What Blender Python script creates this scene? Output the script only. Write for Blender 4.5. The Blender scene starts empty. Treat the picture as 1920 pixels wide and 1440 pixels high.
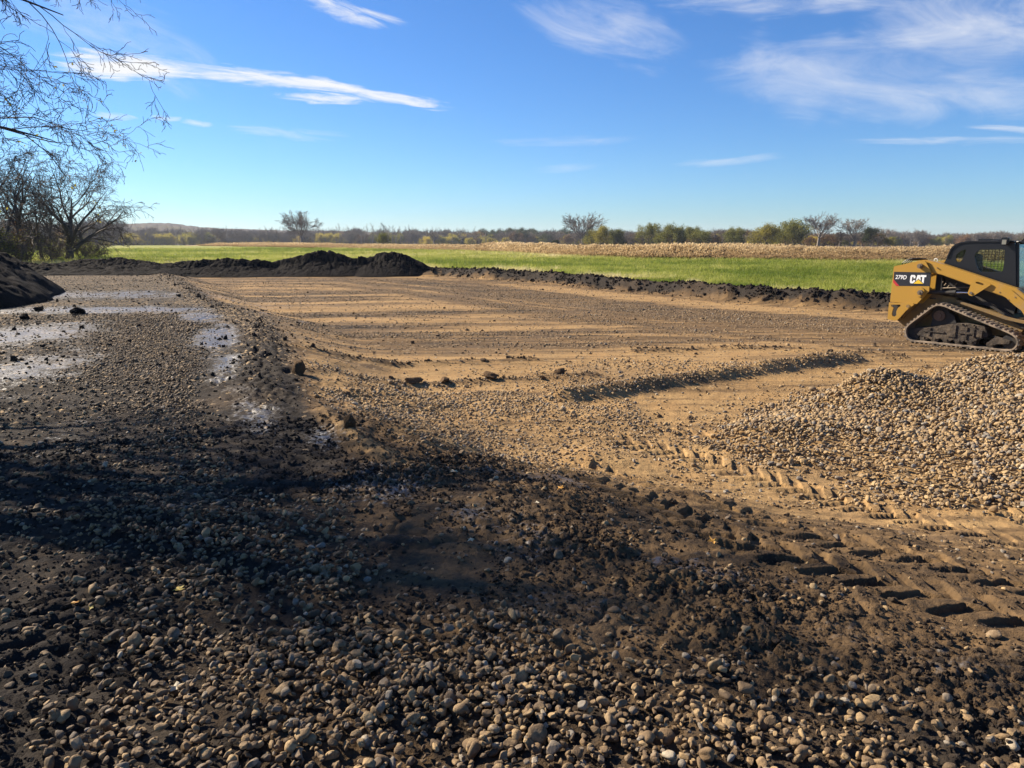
import bpy, bmesh, math, random
import numpy as np
from mathutils import Vector, Matrix
from mathutils.geometry import tessellate_polygon
R = math.radians
C = bpy.context.scene.collection
scn = bpy.context.scene
random.seed(7); rng = np.random.default_rng(7)

# ---------------------------------------------------------------- camera, sky, sun, exposure
CAM = np.array([0, 0, 1.70]); PITCH = 11.59; HFOV = 2*math.atan(960/1331.)
cd = bpy.data.cameras.new('camera'); co = bpy.data.objects.new('camera', cd); C.objects.link(co)
co.location = CAM; co.rotation_euler = (R(90-PITCH), 0, 0)
cd.sensor_fit = 'HORIZONTAL'; cd.angle = HFOV; cd.clip_start = .05; cd.clip_end = 20000
scn.camera = co
SUN_AZ, SUN_EL = -60, 31           # azimuth from +Y, minus is left
sd_ = Vector((math.sin(R(SUN_AZ))*math.cos(R(SUN_EL)), math.cos(R(SUN_AZ))*math.cos(R(SUN_EL)), math.sin(R(SUN_EL))))
sl = bpy.data.lights.new('sun', 'SUN'); so = bpy.data.objects.new('sun', sl); C.objects.link(so)
sl.energy = 5.0; sl.angle = R(.55); sl.color = (1, .87, .69)
so.rotation_euler = sd_.to_track_quat('Z', 'Y').to_euler()
w = bpy.data.worlds.new('World'); scn.world = w; w.use_nodes = True
scn.view_settings.view_transform = 'Standard'; scn.view_settings.look = 'None'
scn.view_settings.exposure = 1.3; scn.view_settings.gamma = 1; scn.view_settings.use_curve_mapping = False
scn.cycles.max_bounces = 6; scn.cycles.transparent_max_bounces = 12

class NT:
    """tiny node helper"""
    def __init__(s, t): s.t = t; s.n = t.nodes; s.l = t.links
    def new(s, ty, ins=None, **k):
        n = s.n.new(ty)
        for a, b in k.items(): setattr(n, a, b)
        for a, b in (ins or {}).items(): s.set(n.inputs[a], b)
        return n
    def set(s, sock, v):
        if isinstance(v, bpy.types.NodeSocket): s.l.new(v, sock)
        else: sock.default_value = v
    def m(s, op, a, b=0., c=None, clamp=False):
        n = s.n.new('ShaderNodeMath'); n.operation = op; n.use_clamp = clamp
        s.set(n.inputs[0], a); s.set(n.inputs[1], b)
        if c is not None: s.set(n.inputs[2], c)
        return n.outputs[0]
    def mix(s, f, a, b, blend='MIX'):
        n = s.n.new('ShaderNodeMix'); n.data_type = 'RGBA'; n.blend_type = blend
        s.set(n.inputs[0], f)
        for i, v in ((6, a), (7, b)):
            s.set(n.inputs[i], v if isinstance(v, bpy.types.NodeSocket) else (*v[:3], 1))
        return n.outputs[2]
    def noise(s, scale, detail=4, rough=.55, vec=None, dist=0., dims='3D'):
        n = s.n.new('ShaderNodeTexNoise'); n.noise_dimensions = dims
        n.inputs['Scale'].default_value = scale; n.inputs['Detail'].default_value = detail
        n.inputs['Roughness'].default_value = rough; n.inputs['Distortion'].default_value = dist
        if vec is not None: s.l.new(vec, n.inputs['Vector'])
        return n.outputs['Fac']
    def ramp(s, v, a, b, lo=0., hi=1.):
        n = s.n.new('ShaderNodeMapRange'); n.interpolation_type = 'SMOOTHSTEP'
        s.set(n.inputs[0], v); n.inputs[1].default_value = a; n.inputs[2].default_value = b
        n.inputs[3].default_value = lo; n.inputs[4].default_value = hi
        return n.outputs[0]

# ---- world: Nishita sky with thin cirrus laid out by true direction (azimuth, elevation)
W = NT(w.node_tree); W.n.clear()
sky = W.new('ShaderNodeTexSky', sky_type='NISHITA', sun_disc=False)
sky.sun_elevation = R(SUN_EL); sky.sun_rotation = R(SUN_AZ)
sky.air_density = 1.0; sky.dust_density = .15; sky.ozone_density = 2.2; sky.altitude = 200
tc = W.new('ShaderNodeTexCoord').outputs['Generated']
sp = W.new('ShaderNodeSeparateXYZ', {0: tc}).outputs
az = W.m('MULTIPLY', W.m('ARCTAN2', sp[0], sp[1]), 57.2958)
el = W.m('MULTIPLY', W.m('ARCSINE', sp[2]), 57.2958)
def cloud(a0, e0, la, le, rot, sx, sy, scale, lo, hi, amt, seed, det=7):
    """wisp centred at azimuth a0, elevation e0 (degrees), half sizes la, le, fibres along rot"""
    ae = W.new('ShaderNodeCombineXYZ', {0: W.m('SUBTRACT', az, a0), 1: W.m('SUBTRACT', el, e0)}).outputs[0]
    mp = W.new('ShaderNodeMapping', {0: ae}, vector_type='TEXTURE'); mp.inputs['Rotation'].default_value = (0, 0, R(rot))
    q = W.new('ShaderNodeSeparateXYZ', {0: mp.outputs[0]}).outputs
    wn = W.n.new('ShaderNodeTexNoise'); wn.inputs['Scale'].default_value = .22; wn.inputs['Detail'].default_value = 3
    off = W.new('ShaderNodeVectorMath', {0: mp.outputs[0], 1: (seed, seed*1.7, seed)}, operation='ADD').outputs[0]
    W.l.new(off, wn.inputs['Vector'])
    wob = W.m('MULTIPLY', W.m('SUBTRACT', wn.outputs['Fac'], .5), 1.1)
    ex = W.m('POWER', W.m('ABSOLUTE', W.m('DIVIDE', q[0], la)), 2.4)
    ey = W.m('POWER', W.m('ABSOLUTE', W.m('ADD', W.m('DIVIDE', q[1], le), wob)), 2.)
    mask = W.m('SUBTRACT', 1., W.m('ADD', ex, ey), clamp=True)
    nv = W.new('ShaderNodeCombineXYZ', {0: W.m('MULTIPLY', q[0], sx), 1: W.m('MULTIPLY', q[1], sy), 2: seed*3.1}).outputs[0]
    n = W.noise(scale, det, .66, nv, .9)
    v = W.m('ADD', n, W.m('MULTIPLY', W.m('SUBTRACT', mask, .6), .42))
    v = W.m('MULTIPLY', W.ramp(v, lo, hi), W.m('MINIMUM', W.m('MULTIPLY', mask, 3.), 1.))
    return W.m('MULTIPLY', v, amt)
CL = [
 # a0, e0, la, le, rot, sx, sy, scale, lo, hi, amt, seed
 (-22.5, 11.35, 8.5, .95, -2, .26, 2.4, .62, .40, .80, 1.1, 1.3, 11),
 (-27.5, 11.2, 5, 1.15, -2, .26, 2.2, .6, .36, .72, 1.15, 2.1, 11),
 (-15, 10.9, 6.5, .7, -6, .26, 2.8, .7, .38, .76, 1.0, 5.2, 11),
 (-8.5, 10.1, 5.2, .6, -6, .28, 2.8, .7, .38, .78, .95, 6.2, 11),
 (-14.5, 10.0, 4.2, .5, -1, .3, 2.8, .8, .40, .74, .9, 9.9, 11),
 (-29, 13.8, 12, 3.2, -20, .25, .8, .4, .40, .95, .45, 9.4),
 (-27.9, 8.1, 1.7, .40, -3, .5, 2.4, .9, .40, .8, .55, 3.7),
 (-24.8, 8.15, 1.2, .28, -1, .5, 2.4, .9, .38, .8, .55, 4.4),
 (-22.8, 7.9, 1.5, .28, -6, .5, 2.4, .9, .38, .8, .5, 4.9),
 (-16.8, 7.55, 5.5, .6, -3, .35, 2.4, .7, .42, .95, .42, 6.9),
 (-12.2, 15.9, 5.5, .95, -14, .3, 2.0, .6, .40, .85, .85, 7.7, 10),
 (6.5, 14.9, 8.0, 2.6, -17, .26, .9, .42, .34, 1.05, .68, 8.8),
 (19, 16.2, 10, 1.7, -5, .28, 1.3, .5, .36, 1.05, .75, 11.1, 10),
 (32, 13.4, 9, 2.8, -8, .28, 1.0, .4, .34, 1.05, .75, 12.6),
 (25, 10.8, 13, 3.6, -9, .26, .9, .36, .34, 1., .62, 19.6),
 (33, 9.0, 8, 2.0, -6, .28, 1.2, .42, .38, 1., .42, 14.3),
 (30.5, 6.35, 8, .34, -3, .22, 3.0, .7, .38, .85, .55, 15.9),
 (35.5, 6.6, 5, .30, -7, .22, 3.0, .7, .38, .85, .55, 16.9),
 (16.5, 5.7, 5.5, .45, 4, .22, 2.8, .6, .40, 1., .42, 17.2),
 (5, 5.3, 4.5, .5, 3, .25, 2.6, .6, .42, 1., .3, 18.8),
 (4.5, 7.3, 8, .55, 1, .25, 2.6, .6, .42, 1., .3, 20.8),
 (60, 22, 35, 9, -10, .3, 1.0, .3, .42, .85, .5, 21.),
 (-70, 25, 30, 8, -10, .3, 1.0, .3, .42, .85, .6, 23.),
]
tot = None
for c in CL:
    v = cloud(*c)
    tot = v if tot is None else W.m('SUBTRACT', 1., W.m('MULTIPLY', W.m('SUBTRACT', 1., W.m('MINIMUM', tot, 1.)), W.m('SUBTRACT', 1., W.m('MINIMUM', v, 1.))))
hs = W.new('ShaderNodeHueSaturation', {'Color': sky.outputs[0], 'Saturation': 1.12, 'Value': 1.0})
tinted = W.mix(1., hs.outputs[0], (.53, .82, 1.20), 'MULTIPLY')
cl = W.mix(tot, tinted, (7.7, 7.8, 8.0))
bg = W.new('ShaderNodeBackground', {0: cl, 1: .05})
W.l.new(bg.outputs[0], W.new('ShaderNodeOutputWorld').inputs[0])

# ---------------------------------------------------------------- helpers
def tag(o, label=None, cat=None, group=None, kind=None):
    if label: o['label'] = label
    if cat: o['category'] = cat
    if group: o['group'] = group
    if kind: o['kind'] = kind
    return o
def empty(name, loc=(0, 0, 0), rz=0.):
    o = bpy.data.objects.new(name, None); C.objects.link(o); o.location = loc; o.rotation_euler = (0, 0, rz); o.empty_display_size = .2
    return o
def link(name, me, mat=None, parent=None):
    if mat is not None:
        for m_ in (mat if isinstance(mat, list) else [mat]): me.materials.append(m_)
    o = bpy.data.objects.new(name, me); C.objects.link(o)
    if parent: o.parent = parent
    return o
def npmesh(name, V, F, smooth=False, mi=None):
    V = np.asarray(V, np.float32); F = np.asarray(F, np.int32)
    me = bpy.data.meshes.new(name); k = F.shape[1]
    me.vertices.add(len(V)); me.vertices.foreach_set('co', V.ravel())
    me.loops.add(F.size); me.loops.foreach_set('vertex_index', F.ravel())
    me.polygons.add(len(F)); me.polygons.foreach_set('loop_start', np.arange(0, F.size, k, dtype=np.int32))
    me.polygons.foreach_set('use_smooth', np.full(len(F), smooth))
    if mi is not None: me.polygons.foreach_set('material_index', np.asarray(mi, np.int32))
    me.update(calc_edges=True); return me
def attr(me, name, v, ty='FLOAT', dom='POINT'):
    a = me.attributes.new(name, ty, dom); v = np.asarray(v)
    a.data.foreach_set({'FLOAT': 'value', 'INT': 'value', 'FLOAT_VECTOR': 'vector'}[ty], v.ravel().astype(np.int32 if ty == 'INT' else np.float32))
def ss(x, a, b):
    t = np.clip((x-a)/(b-a), 0, 1); return t*t*(3-2*t)
def _h(ix, iy, s):
    n = (ix.astype(np.int64)*374761393+iy.astype(np.int64)*668265263+s*974711) & 0xffffffff
    n = ((n ^ (n >> 13))*1274126177) & 0xffffffff
    n = ((n ^ (n >> 16))*2246822519) & 0xffffffff
    return ((n ^ (n >> 15)) & 0xffffff)/float(0xffffff)
def vn(x, y, s=0):
    ix = np.floor(x); iy = np.floor(y); fx = x-ix; fy = y-iy; ix = ix.astype(np.int64); iy = iy.astype(np.int64)
    u = fx*fx*fx*(fx*(fx*6-15)+10); v = fy*fy*fy*(fy*(fy*6-15)+10)
    return (_h(ix, iy, s)*(1-u)+_h(ix+1, iy, s)*u)*(1-v)+(_h(ix, iy+1, s)*(1-u)+_h(ix+1, iy+1, s)*u)*v
def fbm(x, y, f, o=4, s=0, lim=None):
    """value noise, -1..1; lim = local mesh spacing, octaves finer than it fade out"""
    t = 0; a = 1; tot_ = 0
    for i in range(o):
        k = vn(x*f+i*17.3, y*f-i*9.1, s+i)*2-1
        if lim is not None: k = k*np.clip(1/f/(2.2*lim)-.4, 0, 1)
        t = t+a*k; tot_ += a; a *= .55; f *= 2.03
    return t/tot_
def cells(x, y, f, s=0):
    """clod bumps 0..1"""
    x = x*f; y = y*f; ix = np.floor(x).astype(np.int64); iy = np.floor(y).astype(np.int64); best = np.full(x.shape, 9.)
    for dx in (-1, 0, 1):
        for dy in (-1, 0, 1):
            jx = ix+dx; jy = iy+dy
            d = (jx+_h(jx, jy, s)-x)**2+(jy+_h(jx, jy, s+5)-y)**2
            best = np.minimum(best, d/(.35+.65*_h(jx, jy, s+9)))
    return np.clip(1-best*1.6, 0, 1)**.7
def pl(x, y, poly):
    """distance to a polyline, side (+ = right of travel), arclength"""
    P_ = np.asarray(poly, float); bd = np.full(x.shape, 1e9); bs = np.zeros(x.shape); ba = np.zeros(x.shape); acc = 0.
    for i in range(len(P_)-1):
        a, b = P_[i], P_[i+1]; d = b-a; L = math.hypot(*d); d = d/L
        t = np.clip((x-a[0])*d[0]+(y-a[1])*d[1], 0, L)
        qx = x-(a[0]+t*d[0]); qy = y-(a[1]+t*d[1]); q = np.hypot(qx, qy)
        sg = np.where((x-a[0])*d[1]-(y-a[1])*d[0] > 0, 1., -1.)
        m_ = q < bd; bd = np.where(m_, q, bd); bs = np.where(m_, sg, bs); ba = np.where(m_, acc+t, ba); acc += L
    return bd, bs, ba
def inside(x, y, poly):
    P_ = list(poly); r = np.zeros(x.shape, bool)
    for i in range(len(P_)):
        (x1, y1), (x2, y2) = P_[i], P_[i-1]
        r ^= ((y1 > y) != (y2 > y)) & (x < (x2-x1)*(y-y1)/(y2-y1+1e-12)+x1)
    return r
def polyblend(x, y, poly, wd):
    """1 inside a polygon, soft over wd metres"""
    d = pl(x, y, list(poly)+[poly[0]])[0]; return ss(np.where(inside(x, y, poly), d, -d), -wd, wd)

# ---------------------------------------------------------------- ground shape
EDGE = [(-24, 47), (-15, 32), (-8.24, 19.63), (-6.65, 17.4), (-5.22, 15.06), (-4.02, 12.19), (-3.2, 9.77), (-2.64, 8.29), (-1.93, 6.95), (-1.44, 5.97), (-.95, 5.2), (0, 4.5), (1.5, 3.1), (3, 1.2), (6, -3), (12, -12)]
BANK = [(-60, 41.5), (-19, 41.3), (-8, 42), (-4, 40.6), (1.03, 34.66), (5.72, 27.3), (7.93, 24.05), (10.72, 21), (14, 17.2), (19, 12.5), (26, 5), (40, -10)]
DARK = [(-.95, 5.3), (-.55, 5.95), (.15, 5.9), (.55, 5.1), (.92, 4.3), (1.35, 3.55), (1.85, 2.98), (2.5, 2.4), (3.6, 1.4), (6, 0)]
REED = [(-90, 190), (-49.9, 147), (-6, 97), (6.4, 61.7), (14, 55), (29.6, 48.8), (50, 42), (90, 25)]
LUG1 = [(.05, 6.05), (.59, 5.4), (.91, 4.8), (1.12, 4.23), (1.36, 3.84), (1.62, 3.6), (1.95, 3.35), (2.7, 2.75), (3.6, 2.0)]
LUG2 = [(.9, 7.35), (1.77, 6.65), (2.5, 5.7), (3.3, 4.6), (4.2, 3.5)]
RID_ST = [(.7, 9.12), (1.81, 9.85), (3.16, 10.6), (4.75, 11.53), (5.9, 12.2)]
RID_A = [(-3.7, 11.3), (-3.3, 11.5), (-2.31, 11.66), (-1.01, 12.07), (.4, 12.3)]
RID_B = [(-3.0, 9.1), (-2.31, 9.68), (-1.48, 10.1), (-.36, 10.5), (1.2, 10.95)]
RID_C = [(2.4, 13.3), (3.9, 13.6), (4.84, 13.57), (5.8, 13.3)]
RID_D = [(5.4, 12.3), (6.3, 12.75), (6.9, 12.6)]
ST3 = [(-2.3, 8.1), (-1.5, 9.0), (-.45, 9.6), (.6, 9.2), (1.3, 8.9), (1.75, 7.9), (2.7, 7.2), (3.0, 6.2), (2.3, 6.0), (1.4, 6.25), (.6, 6.3), (-.3, 6.1), (-.7, 5.75), (-1.2, 6.4), (-1.9, 7.4)]
PILE = [(1.95, 7.5), (2.6, 8.1), (3.4, 8.9), (4.2, 9.55), (5.3, 9.6), (6.3, 10.3), (7.2, 11.4), (9, 12.2), (12, 11), (12.5, 7), (10, 4.6), (7.5, 4.0), (5, 4.5), (3.9, 5.1), (3.4, 5.45), (2.7, 6.1), (2.2, 6.7)]

def edge_sd(x, y):
    d, s, a = pl(x, y, EDGE); return d*-s*-1
def gauss(x, y, cx, cy, sx, sy, rot=0.):
    c, s = math.cos(rot), math.sin(rot); u = (x-cx)*c+(y-cy)*s; v = -(x-cx)*s+(y-cy)*c
    return np.exp(-(u/sx)**2-(v/sy)**2)
def fields(x, y, lim):
    x = np.asarray(x, float); y = np.asarray(y, float)
    wx = x+fbm(x, y, .9, 3, 11)*.35+fbm(x, y, 4, 2, 71)*.05; wy = y+fbm(x, y, .9, 3, 31)*.35+fbm(x, y, 4, 2, 91)*.05
    d, s, a = pl(x, y, EDGE); sd = -d*s          # + = pad side
    sdn = sd+fbm(x, y, 1.4, 4, 3, lim)*.22
    r = np.hypot(x, y)
    width = 1.9+1.55*(1-ss(y, 3.6, 7.0)); roadc = 1-ss(sdn, -.1, .50+2.9*(1-ss(y, 3.6, 7.0)))
    road = 1-ss(sdn, -.15, width)
    bd, bs, ba = pl(x, y, BANK); bsd = -bd*bs                 # + = field side
    bsn = bsd+fbm(x, y, 1.1, 4, 41, lim)*.35
    field = ss(bsn, -.25, .3)
    padz = -.4*(1-road)
    z = padz*(1-field)
    # far terrain slips into a shallow valley
    z = z-4.2*ss(r, 110, 620)-2*ss(r, 620, 1500)+field*ss(r, 60, 160)*fbm(x, y, .012, 3, 88)*.5
    fld = np.maximum(field, 0)
    # bank ridge
    bk = np.exp(-((bsd-.15)/.52)**2)*(x > -9)
    rough = cells(x+fbm(x, y, 1.5, 2, 5)*.2, y, 1.7, 4)
    rc = np.clip(1/1.7/(1.6*lim)-.2, 0, 1); rough = rough*rc+.4*(1-rc)
    z += bk*(.10+.13*fbm(x, y, .5, 4, 6, lim)+.07*(rough-.4))
    # soil berm on the haul road's edge
    be = np.exp(-((sd+.28)/.36)**2)*ss(y, 6.3, 8.5)*(1-field)
    z += be*(.045+.06*fbm(x, y, 1.6, 4, 8, lim)+.06*(cells(x, y, 7, 14)-.35)*np.clip(1/7/(1.6*lim)-.2, 0, 1))
    # sandy curb between road and pad
    sc = np.exp(-((sd-.02)/.13)**2)*ss(y, 4.9, 5.4)*(1-ss(y, 6.8, 7.6))
    z += sc*(.07+.03*fbm(x, y, 3, 3, 9, lim))
    # ridges left by the blade
    rid = 0
    for P_, hh, ww, sdd in ((RID_A, .06, .13, 1), (RID_B, .065, .14, 2), (RID_C, .06, .16, 3), (RID_D, .09, .2, 4)):
        q, _, ar = pl(wx*.3+x*.7, wy*.3+y*.7, P_); L = sum(math.hypot(P_[i+1][0]-P_[i][0], P_[i+1][1]-P_[i][1]) for i in range(len(P_)-1))
        g = np.exp(-(q/ww)**2)*(.55+.6*vn(ar*1.7, ar*0, 60+sdd))
        rid = np.maximum(rid, g); z += g*hh
    q, _, ar = pl(x, y, RID_ST); rst = np.exp(-(q/.22)**2); z += rst*.17*(.8+.4*vn(ar*2, ar*0, 77))
    q3 = polyblend(wx*.5+x*.5, wy*.5+y*.5, ST3, .25); z += q3*(.05+.06*fbm(x, y, 1.1, 3, 15, lim))
    # machine passes: faint long grooves nearly parallel to the pad's end, and along the bank far out
    nb = (1-road)*(1-field)
    ang = y-.10*x+fbm(x, y, .15, 2, 20)*.3
    gr = fbm(ang*0+x*.06, ang*1.0, 2.3, 4, 22, np.maximum(lim*.5, .01)); z += nb*gr*.022*ss(y, 7, 11)
    # mud relief
    dd, ds, _ = pl(wx, wy, DARK); dsd = dd*ds                 # + below/left of the line
    near_dark = ss(dsd, -.15, .15)*(sd > -.2)*(y < 7)
    near_dark = ss(dsd+.22*fbm(x, y, 2.5, 4, 101), -.35, .45)*(y < 7)
    mudzone = np.clip(np.maximum(road*(1-field), near_dark), 0, 1)
    clod_m = np.exp(-((dsd-.55)/.38)**2)*(y < 7.5)*(x > -1.2)*ss(fbm(x, y, 2.2, 3, 19), -.35, .25)
    z += clod_m*(.024*cells(x+fbm(x, y, 9, 2, 24)*.03, y+fbm(x, y, 9, 2, 26)*.03, 15, 33)+.018*cells(x, y, 27, 35)+.02*fbm(x, y, 3.5, 4, 36, lim))
    z += fbm(x, y, .8, 5, 50, lim)*.03*(1-field)+fbm(x, y, 9, 4, 55, lim)*.013*(1-field)
    z += (1-field)*mudzone*(.022*cells(x+fbm(x, y, 6, 2, 58)*.06, y, 9, 59)*ss(fbm(x, y, 1.7, 3, 61), -.3, .3)*(y < 9))
    z += fbm(x, y, .25, 3, 56)*.03*(1-field)+field*fbm(x, y, .1, 3, 57)*.10*ss(bsd, 0, 6)
    # tyre lug prints: chevron bars pressed in
    lug = 0; lband = 0*x
    for P_, off, ph, fade in ((LUG1, .0, 0., 1.), (LUG1, -.58, .4, .75), (LUG2, 0., .2, .8), (LUG2, -.75, .7, .5)):
        q, sg, ar = pl(x, y, P_); L = sum(math.hypot(P_[i+1][0]-P_[i][0], P_[i+1][1]-P_[i][1]) for i in range(len(P_)-1))
        t = q*sg-off; band = ss(.23-np.abs(t), 0, .05)*ss(ar, .02, .3)*(1-ss(ar, L-.4, L-.05))
        side = np.where(t > 0, .5, 0.)
        bar = ss(np.sin(2*np.pi*((ar+np.abs(t)*.75)/.20+side+ph+.12*fbm(x, y, 3, 2, 73))), -.25, .22)
        amt = band*fade*ss(fbm(x, y, 1.3, 3, 63+int(abs(off)*10)), -.95, -.5)
        z -= amt*(bar*.048-.018)*(.75+.5*fbm(x, y, 5, 3, 74)); lug = np.maximum(lug, amt*bar); lband = np.maximum(lband, band*fade)
    # small lug print at far left front
    q, sg, ar = pl(x, y, [(-2.35, 3.2), (-1.95, 2.6)]); t = q*sg
    z -= ss(.2-np.abs(t), 0, .04)*ss(np.sin(2*np.pi*ar/.13), -.2, .4)*.018*ss(ar, .02, .1)*ss(fbm(x, y, 3, 3, 66), -.4, .1)
    # crawler prints near the loader
    q, sg, ar = pl(x, y, [(5.2, 9.9), (6.9, 11.4), (8.3, 12.2)]); z -= ss(.2-q, 0, .05)*ss(np.sin(2*np.pi*ar/.11), -.3, .3)*.02
    # ---- colour fields
    streak = fbm(ang*0+x*.09+5, ang*1.0, .95, 4, 81)*1.25
    kb = ss(bsd, -10.5, -6.5); fb = fbm(bsd*1.0, ba*.06, 1.1, 4, 84)*.8+.55*np.exp(-((bsd+4.4)/1.5)**2)-.35*np.exp(-((bsd+1.8)/.45)**2)
    streak = streak*(1-kb)+fb*kb
    thin = ss(fbm(x*.12+9, ang, 2.4, 3, 86), .30, .50)*.5*nb*ss(y, 8, 12)
    mud = .17+.08*(1-ss(y, 4.5, 9.5))+.40*ss(streak, -.30, .30)*ss(y, 6, 10)+.10*fbm(x, y, .5, 4, 83)+thin*.5
    mud = np.where(field > .5, .85, mud)
    mud = np.maximum(mud, near_dark*(.55+.24*ss(-x-.1*y, -.9, .9)+.20*fbm(x, y, 1.6, 4, 85)))
    rm = .60+.30*ss(-x-.12*y, -.3, 1.6)+.14*fbm(x, y, 1.2, 4, 87)-.18*ss(y, 9, 5)*0
    mud = mud*(1-roadc)+roadc*np.maximum(rm, mud)
    # right front: mud thins to brown
    mud = np.maximum(mud, (.70+.12*fbm(x, y, 1.5, 3, 92))*(1-ss(y+.36*np.clip(x, 0, 3)+.6*fbm(x, y, .9, 3, 94), 2.7, 3.5)))
    mud = np.maximum(mud, rid*.62); mud = mud*(1-sc*.9)+sc*.12  # blade ridges coloured darker, painting in the shade on their sides
    mud = np.maximum(mud, be*1.15); mud = np.maximum(mud, bk*(1.0-.35*ss(fbm(x, y, .7, 3, 89), .1, .4)*(bsd < -.1)))
    mud = np.maximum(mud, clod_m*.58); mud = np.maximum(mud, lug*.5)
    brown = ss(np.exp(-((bsd+.7)/.35)**2), .2, .9); mud = np.maximum(mud, brown*.45*(x > -3))
    # wetness
    wet = 0*x
    for g in ((-9.6, 17.3, 4.2, 1.0, .05, 1.2), (-13, 22, 6, 2.2, .1, .95), (-6.9, 15.7, .6, 1.6, .5, 1.15), (-5.2, 12.6, .55, 2.4, .36, 1.35), (-3.85, 9.6, .34, 1.8, .32, 1.15), (-2.6, 7.0, .28, 1.3, .45, .95),
              (-8.9, 12.8, 1.5, 2.2, 0, 1.15), (-6.5, 9.2, .9, 2.2, .2, 1.0), (-3.9, 6.1, .5, 1.4, .3, .4), (-.95, 4.75, .5, .42, .9, .95), (-1.6, 5.8, .25, .5, .4, .8), (-.1, 3.95, .5, .28, -.7, .95), (.85, 3.45, .42, .15, -.6, 1.1), (.35, 3.05, .5, .2, 0, .5),
              (1.6, 2.7, .4, .15, -.5, .6), (0, 5.1, .8, .3, 0, .75)):
        wet = np.maximum(wet, g[5]*gauss(x, y, *g[:5]))
    wet = np.clip(wet+.18*fbm(x, y, 1.5, 4, 93)*(wet > .1), 0, 1.2)*(1-.9*be)
    return dict(z=z, mud=np.clip(mud, 0, 1), wet=wet*(1-lband), sd=sd, bsd=bsd, road=road, field=field, dsd=dsd, near_dark=near_dark, rst=rst, st3=q3, clod=clod_m, be=be, bk=bk, rid=rid, lug=lug, lband=lband, r=r, streak=streak)
def Hz(x, y): return fields(np.asarray(x, float), np.asarray(y, float), np.full(np.shape(x), .02))['z']
def Pray(u, v, dist):
    """helper used for far things: a bearing (from photo column) and a distance in metres -> x, y"""
    k = (u-960)/1331.*math.cos(R(0)); y = dist/math.sqrt(1+k*k); return k*y/math.cos(R(PITCH))*1.0, y

# ---------------------------------------------------------------- materials
def mat(name):
    m_ = bpy.data.materials.new(name); m_.use_nodes = True; t = NT(m_.node_tree); t.n.clear()
    b = t.new('ShaderNodeBsdfPrincipled'); o = t.new('ShaderNodeOutputMaterial'); t.l.new(b.outputs[0], o.inputs[0])
    return m_, t, b, o
def soil_mat(name='soil'):
    m_, t, b, o = mat(name)
    A = lambda n: t.new('ShaderNodeAttribute', attribute_name=n).outputs['Fac']
    pos = t.new('ShaderNodeNewGeometry').outputs['Position']
    mud, wet = A('mud'), A('wet')
    n1 = t.noise(2.2, 8, .62, pos); n2 = t.noise(26, 6, .65, pos); n3 = t.noise(120, 4, .6, pos); n4 = t.noise(.5, 5, .6, pos)
    mu = t.m('ADD', mud, t.m('MULTIPLY', t.m('SUBTRACT', n2, .5), .55))
    mp = t.new('ShaderNodeMapping', {0: pos}); mp.inputs['Rotation'].default_value = (0, 0, R(-5.7)); mp.inputs['Scale'].default_value = (.22, 5.5, 1)
    n5 = t.noise(1., 5, .6, mp.outputs[0], .3); padm = t.ramp(mud, .75, .45)
    mu = t.m('ADD', mu, t.m('MULTIPLY', t.m('MULTIPLY', t.m('SUBTRACT', n5, .5), 1.25), padm))
    mu = t.m('ADD', mu, t.m('MULTIPLY', t.m('SUBTRACT', n1, .5), .45), clamp=True)
    sand = t.mix(t.ramp(n1, .3, .7), (.330, .204, .090), (.42, .278, .128))
    sand = t.mix(t.ramp(n3, .35, .75), sand, (.24, .146, .060))
    brown = t.mix(n2, (.095, .060, .030), (.180, .115, .058))
    black = t.mix(n3, (.017, .0145, .0125), (.042, .034, .027))
    c = t.mix(t.ramp(mu, .12, .52), sand, brown); c = t.mix(t.ramp(mu, .5, .86), c, black)
    # thin dry crust of sandy silt over the mud
    c = t.mix(t.m('MULTIPLY', t.ramp(t.m('ADD', n4, t.m('MULTIPLY', n2, .3)), .66, .82), .4), c, (.12, .085, .055))
    # far gravel reads from a stone pattern
    g = A('grav'); vor = t.new('ShaderNodeTexVoronoi', {'Vector': pos, 'Scale': 17.}); 
    sc_ = t.new('ShaderNodeSeparateColor', {0: vor.outputs['Color']}).outputs
    stone = t.mix(sc_[0], (.10, .072, .045), (.34, .245, .14))
    gm = t.m('MULTIPLY', t.m('LESS_THAN', vor.outputs['Distance'], .52), t.m('LESS_THAN', sc_[1], g))
    c = t.mix(gm, c, stone)
    t.set(b.inputs['Base Color'], c)
    ww = t.ramp(t.m('ADD', t.m('ADD', wet, t.m('MULTIPLY', t.m('SUBTRACT', n1, .5), 1.9)), t.m('MULTIPLY', t.m('SUBTRACT', n2, .5), 2.6)), .50, 1.1)
    ww = t.m('MULTIPLY', ww, t.ramp(n2, .25, .5, .45, 1.))
    t.set(b.inputs['Roughness'], t.m('SUBTRACT', .93, t.m('MULTIPLY', ww, .50)))
    t.set(b.inputs['Specular IOR Level'], t.m('ADD', .10, t.m('MULTIPLY', ww, .80)))
    hgt = t.m('ADD', t.m('ADD', t.m('MULTIPLY', n2, .8), t.m('MULTIPLY', n3, .35)), t.m('MULTIPLY', n5, padm))
    hgt = t.m('ADD', hgt, t.m('MULTIPLY', gm, t.m('SUBTRACT', .6, vor.outputs['Distance'])))
    bp = t.new('ShaderNodeBump', {'Height': hgt, 'Distance': .03}); t.set(bp.inputs['Strength'], t.m('SUBTRACT', .75, t.m('MULTIPLY', ww, .40)))
    t.l.new(bp.outputs[0], b.inputs['Normal'])
    return m_
SOIL = soil_mat()
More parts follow.
